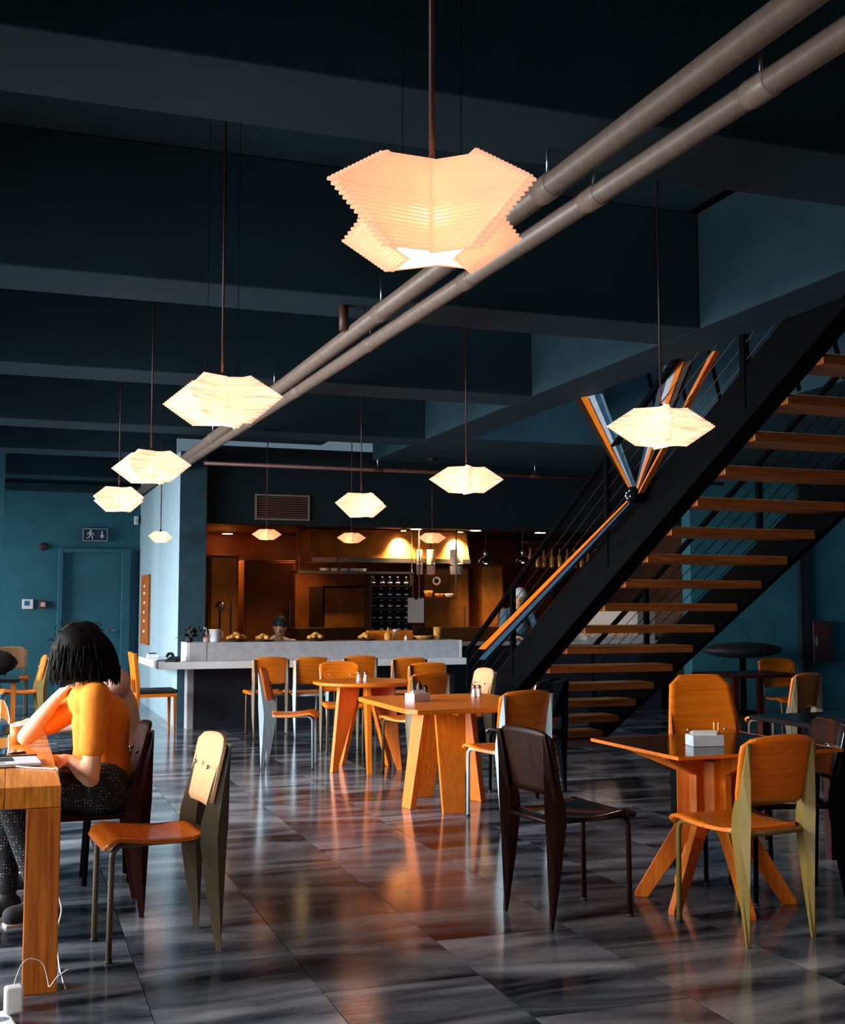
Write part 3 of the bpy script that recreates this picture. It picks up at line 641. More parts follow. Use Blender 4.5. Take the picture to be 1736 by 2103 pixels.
# small shelf with orange bowls
a = ony(862, 1226, 15.0); b_ = ony(938, 1226, 15.0); t = thing('bowl_shelf', 'small hanging shelf between two thin rods', 'shelf', ((a.x + b_.x) / 2, 15.0, a.z)); sw_ = (b_.x - a.x) / 2
MB().box(-sw_, sw_, 0, .3, -.02, 0).build('board', 'brown_panel', t)
for s_ in (-1, 1): MB().tube([(s_ * sw_, .01, -.02), (s_ * sw_, .01, KZ - a.z)], .01, 6).build('rod', 'pipe_paint', t)
for k, (x, lab) in enumerate([(880, 'left orange bowl on the small hanging shelf'), (902, 'middle orange bowl on the small hanging shelf'), (922, 'right pale bowl on the small hanging shelf')]):
    q = ony(x, 1222, 15.12); c = thing('serving_bowl', lab, 'bowl', (q.x, 15.12, a.z)); MB().lathe([(.04, 0), (.065, .05 + .04 * (k == 0)), (.058, .05 + .04 * (k == 0)), (.035, .01)], 16).build('body', 'paper' if k == 2 else 'food', c)
# globe and lamps
p = ony(452, 1244, 14.6); t = thing('globe_lamp', 'small dark reflective globe on a stem before the amber cabinet', 'lamp', (p.x, p.y, 0)); MB().ell((0, 0, p.z), (.06, .06, .06), 16, 10).build('globe', 'steel', t); MB().tube([(0, 0, 0), (0, 0, p.z - .05)], .01, 8).build('stem', 'black_steel', t); MB().lathe([(.06, 0), (.06, .02)], 14).build('foot', 'black_steel', t)
for (x, y), lab in [((998, 1148), 'black dome pendant with a chrome neck above the stair rail'), ((1074, 1146), 'black dome pendant with a chrome neck behind the stairs')]:
    p = ony(x, y, 14.2); t = thing('dome_pendant', lab, 'lamp', p - Vector((0, 0, .06)), 0, 'dome pendants over the till')
    MB().lathe([(.10, 0), (.095, .03), (.06, .075), (.03, .09)], 20).build('dome', 'black_lacquer', t); MB().lathe([(.028, .09), (.028, .15), (.01, .17)], 12).build('neck', 'steel', t); MB().tube([(0, 0, .17), (0, 0, KZ - p.z + .06)], .006, 6).build('cord', 'black_matte', t)
    MB().ell((0, 0, .02), (.03, .03, .03), 10, 6).build('bulb', 'strip_light', t)
# glass rack on the right with hanging glasses, bottle shelves
a = ony(1085, 1165, 14.9); b_ = ony(1330, 1165, 14.9); t = thing('bottle_shelf', 'dark shelf of bottles and glasses seen behind the stairs', 'shelf', ((a.x + b_.x) / 2, 14.9, a.z)); sw_ = (b_.x - a.x) / 2; SHL = t.location.copy()
MB().box(-sw_, sw_, 0, .28, -.03, 0).build('board', 'brown_dark', t); MB().box(-sw_, sw_, 0, .28, .34, .37).build('board', 'brown_dark', t)
for s_ in (-1, 0, 1): MB().box(s_ * sw_ - .015, s_ * sw_ + .015, .26, .28, -.03, .9).build('upright', 'black_steel', t)
gb = thing('spirit_bottle', 'small spirit bottle on the dark shelf behind the stairs', 'bottle', (0, 0, 0), 0, 'bottles on the dark shelf')
MB().lathe([(.035, 0), (.037, .01), (.037, .15), (.014, .19), (.013, .25)], 12).build('body', 'amber_steel', gb); MB().lathe([(.015, .25), (.015, .275)], 10).build('cap', 'steel', gb)
reg(gb)
for k in range(16):
    o = gb if k == 0 else copy_tree(gb); o.location = SHL + Vector((-sw_ + .08 + k * (2 * sw_ - .16) / 15, .1 + random.uniform(-.03, .05), 0))
# pastry case
a = ony(1205, 1262, 14.0); b_ = ony(1345, 1262, 14.0); t = thing('pastry_case', 'lit pastry display case glowing between the stair treads', 'display case', ((a.x + b_.x) / 2, 14.0, 0)); sw_ = (b_.x - a.x) / 2
MB().box(-sw_, sw_, 0, .5, 0, .95).build('base', 'grey_slab', t, .005); MB().box(-sw_, sw_, .46, .5, .95, 1.34).build('back', 'white_plastic', t); MB().box(-sw_, sw_, 0, .5, 1.34, 1.37).build('top', 'white_plastic', t)
MB().box(-sw_ + .05, sw_ - .05, .1, .16, 1.32, 1.34).build('light_strip', 'strip_light', t); MB().box(-sw_, sw_, 0, .006, .95, 1.34).build('front_pane', 'pane', t)
for k in range(6): MB().ell((-sw_ + .15 + k * .13, .25, .985), (.055, .05, .035), 10, 6).build('pastry', 'food', t)
sc = ony(1180, 1330, 13.5); t = thing('till_counter', 'grey service counter behind the stairs', 'counter', (6.6, 13.55, 0)); MB().box(-1.45, 1.5, 0, .3, 0, .86).build('base', 'dark_base', t); MB().box(-1.5, 1.55, -.05, .35, .86, .90).build('top', 'grey_slab', t, .004)

# ================================================================== chairs
def rr(hw, z0, z1, r, n=5):   # rounded rectangle in (x,z)
    p = []
    for cx, cz, a0 in ((hw - r, z1 - r, 0), (-hw + r, z1 - r, 90), (-hw + r, z0 + r, 180), (hw - r, z0 + r, 270)):
        for k in range(n + 1):
            a = R(a0 + 90 * k / n); p.append((cx + r * math.cos(a), cz + r * math.sin(a)))
    return p
def curved_panel(wt, wb, z0, z1, y0, y1, th, bow, rc=.05, nx=12, nz=10, arch=.012):
    # plywood panel, width wb at z0 to wt at z1, leaning from y0 to y1, bowed backwards at the middle
    def fn(u, v):
        z = z0 + (z1 - z0) * v; hw = (wb + (wt - wb) * v) / 2
        dz = min(v, 1 - v) * (z1 - z0)
        if dz < rc: hw -= rc - math.sqrt(max(0, rc * rc - (rc - dz) ** 2))
        s_ = u * 2 - 1; x = hw * s_
        y = y0 + (y1 - y0) * v - bow * (1 - (x / (wb / 2)) ** 2)
        return Vector((x, y, z + (arch * (1 - s_ * s_) * v)))
    return MB().sheet(fn, nx, nz, th)
def seat_sheet(wf, wb, th=.014):
    def fn(u, v):
        s_ = u * 2 - 1
        if v < .8:
            q = v / .8; y = -.17 + .34 * q; z = .448 + .012 * q * q - .012 * math.sin(math.pi * q)
        else:
            a = (v - .8) / .2 * R(68); y = .17 + .07 * math.sin(a); z = .460 - .07 * (1 - math.cos(a))
        w_ = (wb + (wf - wb) * min(1, v * 1.2)) / 2
        if v > .9: w_ -= .03 * ((v - .9) / .1) ** 2
        if v < .12: w_ -= .04 * ((.12 - v) / .12) ** 2
        return Vector((w_ * s_, y, z + .006 * s_ * s_))
    return MB().sheet(fn, 8, 16, -th)
def rear_leg(sx, top=.80):
    # folded sheet leg: deepest at the seat, tapering up and down; diamond section
    prof = [(-.225, 0, -.205), (-.235, .22, -.165), (-.245, .43, -.135), (-.25, .50, -.14), (-.252, .66, -.185), (-.255, top, -.232)]
    vs = []; x = .175 * sx
    for i, (yb, z, yf) in enumerate(prof):
        hw = .010 + .012 * math.sin(math.pi * min(1, z / .86)); ym = (yb + yf) / 2 - .01
        vs += [(x, yf, z), (x + hw, ym, z), (x, yb, z), (x - hw, ym, z)]
    fs = [(i * 4 + k, i * 4 + (k + 1) % 4, (i + 1) * 4 + (k + 1) % 4, (i + 1) * 4 + k) for i in range(len(prof) - 1) for k in range(4)]
    n = (len(prof) - 1) * 4
    return MB().add(vs, fs + [(3, 2, 1, 0), (n, n + 1, n + 2, n + 3)])
def make_chair(name, label, frame, seat, back, tall=False):
    t = thing(name, label, 'chair')
    seat_sheet(.41, .35).build('seat', seat, t)
    if tall: b_ = curved_panel(.32, .44, .50, .98, -.15, -.27, .013, .018, .05, arch=.004).build('backrest', back, t)
    else: b_ = curved_panel(.395, .375, .545, .815, -.165, -.225, .013, .022, .045).build('backrest', back, t)
    for sx in (-1, 1):
        rear_leg(sx, .80).build('rear_leg', frame, t)
        x = .165 * sx
        pth = [(x, .205, 0), (x, .20, .39)] + [(x, .20 - .045 * (1 - math.cos(R(a))), .39 + .045 * math.sin(R(a))) for a in (20, 45, 70, 90)] + [(x, -.15, .435)]
        MB().tube(pth, .0115, 8).build('front_leg', frame, t)
        MB().lathe([(.014, 0), (.014, .014)], 8, (x, .205, -.001)).build('foot_cap', 'black_matte', t)
        bl = MB().ell((.10 * sx, -.185 if not tall else -.19, .70), (.009, .012, .009), 8, 6); bl.build('bolt', 'steel', b_)
    MB().tube([(-.175, -.19, .43), (.175, -.19, .43)], .012, 8).build('crossbar', frame, t)
    MB().tube([(-.165, .12, .434), (.165, .12, .434)], .010, 8).build('crossbar', frame, t)
    reg(t); return t
protos = {}
def chair(kind, label, x, y, deg, grp=None):
    spec = {'pale': ('khaki_steel', 'ply', 'ply_daylit'), 'khaki': ('khaki_steel', 'ply', 'ply'), 'olive': ('olive_steel', 'ply', 'ply'), 'blue': ('blue_steel', 'ply', 'ply'), 'grey': ('grey_steel', 'ply', 'ply'),  # pale: same plywood chair, backrest coloured as if daylit
            'dark': ('dark_brown', 'black_lacquer', 'dark_brown'), 'maroon': ('maroon_wood', 'maroon_wood', 'maroon_wood'), 'black': ('black_steel', 'black_lacquer', 'black_lacquer'), 'tall': ('black_steel', 'ply', 'ply'), 'brown': ('brown_dark', 'ply', 'ply')}[kind]
    if kind not in protos:
        o = protos[kind] = make_chair('side_chair', label, *spec, tall=(kind == 'tall'))
    else: o = copy_tree(protos[kind])
    o.location = (x, y, 0); o.rotation_euler = (0, 0, R(deg)); tag(o, label, 'chair', grp); return o
GC = 'plywood chairs with folded rear legs'
chair('pale', 'plywood chair with khaki frame and pale lit back beside the big wooden table leg', .575, 4.85, 95.6)
chair('maroon', 'dark maroon chair the woman in orange sits on', .36, 5.47, 90)
chair('dark', 'dark brown chair with a black seat left of the black topped table', 2.35, 4.735, -80.5)
chair('olive', 'plywood chair with olive frame seen from behind at the black topped table', 2.92, 4.27, 8.4)
chair('tall', 'chair with a tall bolted orange plywood back behind the black topped table', 3.42, 5.16, 168)
p = onz(1690, 1482, .80); chair('black', 'black chair at the right edge beyond the olive framed chair', p.x - .19, p.y + .05, 75)
chair('blue', 'plywood chair with pale blue frame pulled up to the square table', 3.01, 6.93, 9.5)
chair('grey', 'plywood chair with grey frame left of the round table', 2.26, 9.77, -109)
chair('khaki', 'plywood chair seen from behind between the square and round tables', 3.10, 9.01, 15)
chair('khaki', 'plywood chair facing us across the round table', 2.95, 10.62, 172)
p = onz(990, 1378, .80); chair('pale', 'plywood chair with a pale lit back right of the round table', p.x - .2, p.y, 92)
for x, y, k, lab in [(556, 1351, 'khaki', 'leftmost plywood chair along the bar'), (640, 1351, 'blue', 'second plywood chair from the left along the bar, pale blue frame'), (740, 1348, 'khaki', 'plywood chair along the bar behind the round table'), (846, 1351, 'brown', 'plywood chair along the bar, left one of the overlapping pair'), (886, 1362, 'brown', 'plywood chair along the bar, right one of the overlapping pair')]:
    p = onz(x, y, .815); chair(k, lab, p.x - (.03 if x > 840 else 0), p.y + .22, random.uniform(-1, 1))
p = onz(1104, 1402, .80); chair('black', 'black chair behind the pale blue framed chair near the stairs', p.x, p.y + .2, 30)
p = onz(1630, 1387, .80); chair('khaki', 'brown plywood chair in the dark right background', p.x, p.y + .15, 20)
p = onz(1617, 1359, .80); chair('khaki', 'plywood chair farthest back on the right, only its rounded top showing', p.x, p.y, 170)
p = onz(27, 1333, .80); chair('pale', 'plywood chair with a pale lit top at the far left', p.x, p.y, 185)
p = onz(86, 1350, .80); chair('olive', 'plywood chair seen edge on behind the woman at far left', p.x - .2, p.y, 95)
# cushioned wooden chair by the bar wing
t = thing('cushioned_chair', 'wooden side chair with a black seat cushion left of the bar', 'chair', (1.47, 12.74, 0), R(-88))
for sx in (-1, 1):
    MB().prism([(-.25, 0), (-.215, 0), (-.17, .42), (-.185, .62), (-.215, .86), (-.25, .86), (-.225, .60), (-.215, .44)], .03, 'x', .19 * sx).build('rear_leg', 'ply_leg', t, .004)
    MB().prism([(.17, .42), (.205, .42), (.20, 0), (.18, 0)], .03, 'x', .19 * sx).build('front_leg', 'oak_leg', t, .003)
MB().box(-.205, .205, -.2, .2, .40, .435).build('seat_rail', 'ply', t, .003); MB().box(-.21, .21, -.19, .215, .435, .475).build('cushion', 'black_matte', t, .012)
curved_panel(.40, .40, .58, .86, -.195, -.235, .02, .02, .03).build('backrest', 'ply', t)

# ================================================================== tables
# big wooden table at left
tb = thing('wooden_table', 'heavy solid wooden table with thick square legs at the left edge', 'table', (-.28, 5.35, 0))
TX0, TX1, TY0, TY1, TZ = -.75, .19, 4.38, 6.35, .712
nb = 5
for k in range(nb):
    a = TX0 + (TX1 - TX0) * k / nb; b_ = TX0 + (TX1 - TX0) * (k + 1) / nb
    o = MB().box(a + .0008, b_ - .0008, TY0, TY1, TZ - .075, TZ).build('plank', 'oak_top', tb, .003); o.location = (.28, -5.35, 0)
M['oak_top'].node_tree.nodes['Mapping'].inputs['Scale'].default_value = (60, 2.0, 7)
for (x, y) in ((TX0, TY0), (TX1 - .115, TY0), (TX0, TY1 - .115), (TX1 - .115, TY1 - .115)):
    o = MB().box(x, x + .115, y, y + .115, 0, TZ - .077).build('leg', 'oak_leg', tb, .004); o.location = (.28, -5.35, 0)
def tangential_leg(ang, r0, r1, wt, wb, z1, th=.045):
    # board facing outwards at direction ang, splaying from r0 at the top to r1 at the floor
    d = Vector((math.cos(ang), math.sin(ang), 0)); s_ = Vector((-math.sin(ang), math.cos(ang), 0)); vs = []
    for z, r_, w_ in ((0, r1, wb), (z1, r0, wt)):
        for a, b_ in ((-1, -1), (1, -1), (1, 1), (-1, 1)): vs.append(d * (r_ + th / 2 * b_) + s_ * (w_ / 2 * a) + Vector((0, 0, z)))
    return MB().add(vs, [(0, 1, 2, 3), (7, 6, 5, 4), (0, 4, 5, 1), (1, 5, 6, 2), (2, 6, 7, 3), (3, 7, 4, 0)])
sq = thing('square_table', 'orange plywood table with four splayed board legs in the middle of the room', 'table', (2.81, 7.50, 0))
o = MB().prism([(-.44, -.68), (.44, -.68), (.50, -.60), (.50, .44), (.44, .50), (-.44, .50), (-.49, .44), (-.49, -.60)], .032, 'z', .696).build('table_top', 'ply', sq, .004)
for (fx, fy), wt in (((2.55, 7.52), .17), ((2.77, 7.25), .21), ((2.80, 7.93), .2), ((3.10, 7.64), .17)):
    dx, dy = fx - 2.81, fy - 7.56; an = math.atan2(dy, dx); rr_ = math.hypot(dx, dy)
    o = tangential_leg(an, rr_ * .62, rr_, wt, wt * .72, .68).build('leg', 'ply_leg', sq, .004); o.location = (0, .06, 0)
MB().prism([(-.26, -.025), (.26, -.025), (.26, .025), (-.26, .025)], .05, 'z', .655).build('cross_beam', 'ply', sq); MB().prism([(-.025, -.3), (.025, -.3), (.025, .3), (-.025, .3)], .05, 'z', .655).build('cross_beam', 'ply', sq)
rc_ = onz(748, 1401, .715)
rd = thing('round_table', 'round orange table on tapered wooden legs near the bar', 'table', (rc_.x, rc_.y, 0))
MB().lathe([(.40, .695), (.425, .705), (.425, .722), (.415, .728)], 40).build('table_top', 'ply', rd)
for a in (200, 262, 330, 30, 110):
    an = R(a); d = Vector((math.cos(an), math.sin(an), 0)); s_ = Vector((-d.y, d.x, 0)) * .02
    pts = [(.04, .69), (.26, .69), (.33, 0), (.285, 0), (.10, .52)]
    vs = [d * r_ + Vector((0, 0, z)) - s_ for r_, z in pts] + [d * r_ + Vector((0, 0, z)) + s_ for r_, z in pts]
    MB().add(vs, [(0, 1, 2, 3, 4), (9, 8, 7, 6, 5)] + [(i, i + 5, (i + 1) % 5 + 5, (i + 1) % 5) for i in range(5)]).build('leg', 'ply_leg', rd, .003)
MB().lathe([(.06, .55), (.07, .69)], 12).build('hub', 'black_steel', rd)
# black topped table on crossed plywood fins
bt = thing('black_topped_table', 'glossy black topped table on an hourglass base of orange plywood fins', 'table', (3.08, 4.72, 0), R(1))
o = MB().box(-.42, .42, -.38, .37, .697, .712).build('table_top', 'black_lacquer', bt)
eb = MB()
for a in ((-.426, -.42, -.386, .376), (.42, .426, -.386, .376), (-.42, .42, -.386, -.38), (-.42, .42, .37, .376)): eb.box(a[0], a[1], a[2], a[3], .698, .7125)
eb.build('edge_band', 'ply', bt)
for k, a in enumerate((205, 262, 330, 30, 85, 145)):
    an = R(a); d = Vector((math.cos(an), math.sin(an), 0)); s_ = Vector((-d.y, d.x, 0)) * .016
    pts = [(.0, .69), (.36, .69), (.36, .675), (.13, .585), (.13, .36), (.33, .02), (.33, 0), (.27, 0), (.06, .30), (.0, .34)]
    n_ = len(pts); c0 = d * .03
    vs = [c0 + d * r_ + Vector((0, 0, z)) - s_ for r_, z in pts] + [c0 + d * r_ + Vector((0, 0, z)) + s_ for r_, z in pts]
    MB().add(vs, [tuple(range(n_)), tuple(range(2 * n_ - 1, n_ - 1, -1))] + [(i, i + n_, (i + 1) % n_ + n_, (i + 1) % n_) for i in range(n_)]).build('fin', 'ply_leg', bt, .003)
MB().lathe([(.115, .36), (.12, .40), (.12, .60), (.115, .64)], 6, smooth=False).build('core', 'ply_leg', bt)
# dark tables in the right background
p = onz(1575, 1385, .71); t = thing('dark_table', 'dark reddish table in the right background', 'table', (p.x, p.y + .3, 0))
MB().box(-.4, .4, -.35, .35, .68, .71).build('table_top', 'maroon_wood', t, .004); 
for sx in (-1, 1):
    for sy_ in (-1, 1): MB().box(sx * .34 - .025, sx * .34 + .025, sy_ * .29 - .025, sy_ * .29 + .025, 0, .68).build('leg', 'maroon_wood', t)
p = onz(1715, 1490, .71); t = thing('dark_table', 'black table cut by the right edge of the picture', 'table', (p.x + .35, p.y + .35, 0))
MB().box(-.4, .4, -.35, .35, .68, .71).build('table_top', 'black_lacquer', t, .004)
for sx in (-1, 1):
    for sy_ in (-1, 1): MB().box(sx * .34 - .025, sx * .34 + .025, sy_ * .29 - .025, sy_ * .29 + .025, 0, .68).build('leg', 'maroon_wood', t)
t = thing('cafe_table', 'dark table at the far left behind the water bottle', 'table', (-.35, 11.3, 0))
MB().box(-.5, .45, -.4, .4, .68, .71).build('table_top', 'black_lacquer', t, .004)
for sx in (-1, 1):
    for sy_ in (-1, 1): MB().box(sx * .4 - .02, sx * .4 + .02, sy_ * .33 - .02, sy_ * .33 + .02, 0, .68).build('leg', 'oak_leg', t)
bk = thing('backpack', 'black backpack slumped on the dark table at far left', 'bag', (-.22, 11.25, .71))
MB().ell((0, 0, .13), (.30, .16, .13), 18, 12, None, .03).build('body', 'dark_cloth', bk); MB().tube([(-.1, -.12, .2), (-.02, -.17, .17), (.1, -.14, .12), (.2, -.1, .03)], .014, 8).build('strap', 'dark_cloth', bk)
MB().box(10.16, 10.46, 13.10, 13.2, .60, 1.15)
t = thing('wall_box', 'dark red box on the rear right wall', 'box', (10.33, 13.2, .60)); MB().box(-.16, .16, -.10, 0, 0, .55).build('case', 'red_dark', t, .006); MB().box(-.12, .10, -.105, -.10, .05, .5).build('door', 'red_dark', t); MB().box(-.13, -.10, -.11, -.10, .22, .34).build('handle', 'steel', t)
t = thing('stacked_stool', 'dark lounge seat against the rear right wall', 'seat', (8.7, 12.6, 0)); MB().ell((0, 0, .80), (.55, .35, .10), 18, 10).build('cushion', 'black_matte', t); MB().lathe([(.25, 0), (.25, .03), (.04, .06), (.04, .74)], 16).build('pedestal', 'black_steel', t)

# ================================================================== things on the tables
def holder(name, label, loc, rz, l_, w_, h, sticks=0, mat='white_plastic'):
    t = thing(name, label, 'napkin holder', loc, rz)
    MB().box(-l_ / 2, l_ / 2, -w_ / 2, w_ / 2, 0, h).build('box', mat, t, .004)
    for k in range(3): MB().box(-l_ / 2 + .01, l_ / 2 - .03, -w_ / 2 + .012 + k * w_ / 4, -w_ / 2 + .016 + k * w_ / 4, h, h + .022 - .004 * k, Matrix.Rotation(.12 * (k - 1), 4, 'Z')).build('napkin', 'paper', t)
    for k in range(sticks): MB().lathe([(.005, h), (.006, h + .055)], 8, (l_ / 2 - .018, -w_ / 4 + k * w_ / 2, 0)).build('sugar_stick', 'food', t)
    return t
p = onz(858, 1440, .712); hd = holder('napkin_holder', 'white napkin holder with small bottles on the square table', (p.x, p.y, .712), .35, .14, .10, .055)
MB().lathe([(.018, .055), (.02, .06), (.02, .10), (.008, .12), (.008, .13)], 12, (.03, .02, 0)).build('sauce_bottle', 'brown_dark', hd); MB().lathe([(.014, .055), (.016, .09), (.007, .105)], 12, (.06, -.01, 0)).build('sauce_bottle', 'black_lacquer', hd)
def shaker(label, loc):
    t = thing('salt_shaker', label, 'shaker', loc, 0, 'salt and pepper shakers'); MB().lathe([(.017, 0), (.02, .006), (.013, .05), (.014, .058)], 14).build('body', 'white_plastic', t); MB().lathe([(.015, .058), (.015, .075), (.008, .084)], 14).build('cap', 'steel', t)
for x, lab in ((974, 'left shaker on the square table'), (984, 'right shaker on the square table')): p = onz(x, 1431, .712); shaker(lab, (p.x, p.y, .712))
for x, lab in ((737, 'left white shaker on the round table'), (751, 'right white shaker on the round table')):
    p = onz(x, 1399, .728); shaker(lab, (p.x, p.y, .728))
p = onz(1448, 1531, .712); holder('napkin_holder', 'pale box napkin holder with two sugar sticks on the black table', (p.x, p.y, .712), -.2, .15, .10, .05, 2, 'lead_white')
# on the wooden table
lp = onz(20, 1543, TZ)
t = thing('laptop', 'silver laptop lying on the wooden table', 'laptop', (-.04, 5.02, TZ), R(4))
MB().box(-.16, .17, -.115, .115, .003, .016).build('base', 'lead_white', t, .004); MB().box(-.14, .07, -.03, .09, .016, .0175).build('keyboard', 'black_matte', t); MB().box(-.05, .03, -.10, -.045, .016, .017).build('touchpad', 'grey_slab', t)
MB().box(-.16, .17, .118, .124, .01, .02).build('hinge', 'black_matte', t)
bx = ony(8, 1470, 5.35)
t = thing('water_bottle', 'clear plastic water bottle with a blue label on the wooden table', 'bottle', (bx.x - .012, 5.35, TZ))
MB().lathe([(.03, 0), (.036, .008), (.037, .06), (.034, .07), (.037, .08), (.037, .15), (.03, .19), (.014, .225), (.014, .235)], 20).build('body', 'clear_glass', t); MB().lathe([(.0375, .085), (.0375, .13)], 20).build('label_band', 'label_blue', t); MB().lathe([(.0155, .235), (.0155, .255)], 14).build('cap', 'label_blue', t)
cxp = ony(38, 1468, 5.75)
t = thing('paper_cup', 'brown cup with a pale rim behind the water bottle', 'cup', (cxp.x, 5.75, TZ)); MB().lathe([(.03, 0), (.038, .085), (.036, .085), (.028, .005)], 18).build('body', 'oak_leg', t); MB().lathe([(.038, .082), (.040, .086), (.038, .090), (.0355, .086)], 18).build('rim', 'paper', t)
t = thing('smartphone', 'dark smartphone on the wooden table by the elbow', 'phone', (.02, 5.42, TZ), .5); MB().box(-.035, .035, -.07, .07, 0, .008).build('body', 'black_matte', t, .003); MB().box(-.031, .031, -.064, .064, .008, .0088).build('screen', 'black_lacquer', t)
t = thing('charging_cable', 'thin white cable lying over the table edge and down to the floor', 'cable', (0, 0, 0))
o = MB().tube(spline([(.02, 4.93, TZ + .006), (.10, 4.86, TZ + .004), (.17, 4.80, TZ + .004), (.194, 4.78, TZ - .01), (.198, 4.78, .5), (.20, 4.75, .28), (.215, 4.72, .2), (.20, 4.70, .12), (.21, 4.66, .006), (.22, 4.4, .005)]), .003, 6); o.build('wire', 'paper', t)
t.location = (0, 0, 0)
# power strip and charger on the floor
pc = ony(14, 2050, 4.0)
pp = onz(27, 2079, .045)
t = thing('power_strip', 'white power strip on the floor in the bottom left corner', 'power strip', (pp.x - .022, pp.y - .115, 0), R(10))
MB().box(-.035, .035, -.16, .16, 0, .042).build('body', 'white_plastic', t, .008)
for k in range(3):
    MB().lathe([(.022, .0421), (.022, .0428)], 16, (0, -.10 + k * .085, 0)).build('socket', 'grey_steel', t)
    for s_ in (-1, 1): MB().lathe([(.004, .043), (.004, .0435)], 8, (s_ * .009, -.10 + k * .085, 0)).build('socket_hole', 'black_matte', t)
ch = thing('phone_charger', 'white plug charger standing on the power strip', 'charger', (pp.x, pp.y, .0435), R(10))
MB().box(-.028, .028, -.022, .022, 0, .085).build('body', 'white_plastic', ch, .008)
MB().tube(spline([(0, 0, .085), (.008, .01, .105), (.03, .04, .135), (.06, .06, .145), (.10, .06, .125), (.115, .05, .075), (.118, .03, .055), (.14, .02, .085), (.175, .02, .105)]), .0017, 6).build('wire', 'paper', ch)

# ================================================================== people
def fuse(mb, name, mat, parent, voxel, it=6, disp=None):
    # one continuous skin over overlapping volumes
    me = mb.mesh(name); o = bpy.data.objects.new(name, me); COL.objects.link(o)
    r_ = o.modifiers.new('r', 'REMESH'); r_.mode = 'VOXEL'; r_.voxel_size = voxel; r_.use_smooth_shade = True
    s_ = o.modifiers.new('s', 'SMOOTH'); s_.factor = .5; s_.iterations = it
    dg = bpy.context.evaluated_depsgraph_get(); dg.update()
    new = bpy.data.meshes.new_from_object(o.evaluated_get(dg)); new.name = name
    bpy.data.objects.remove(o); new.materials.clear(); new.materials.append(M[mat])
    return link(name, new, parent)
V = Vector
def hand(mb, wrist, d, palm, curl=.5, thumb_side=1, s=1.0):
    d = V(d).normalized(); pn = (V(palm) - d * V(palm).dot(d)).normalized(); sd = d.cross(pn) * thumb_side
    w = V(wrist); k0 = w + d * .085 * s
    mb.cap(w, w + d * .03 * s, .024 * s, .028 * s)
    for i, o in enumerate((-.030, -.010, .010, .030)):
        b_ = k0 + sd * o * s - d * abs(i - 1.6) * .006 * s
        mb.cap(w + d * .02 * s + sd * o * .6 * s, b_, .014 * s, .0115 * s, 8)
        ln = (.062, .074, .080, .072)[i] * s; ang = 0; p = b_
        for seg, f in enumerate((.45, .32, .23)):
            ang += curl * (.55, .75, .5)[seg]; q = p + (d * math.cos(ang) + pn * math.sin(ang)) * ln * f
            mb.cap(p, q, (.0098 - .0008 * seg) * s, (.0092 - .0009 * seg) * s, 8); p = q
    tb_ = w + d * .03 * s + sd * .028 * s; t1 = tb_ + (d * .6 + sd * .7 + pn * .35).normalized() * .036 * s
    t2 = t1 + (d * .85 + sd * .25 + pn * .5 * (curl + .3)).normalized() * .03 * s
    mb.cap(tb_, t1, .014 * s, .0115 * s, 8); mb.cap(t1, t2, .011 * s, .009 * s, 8)
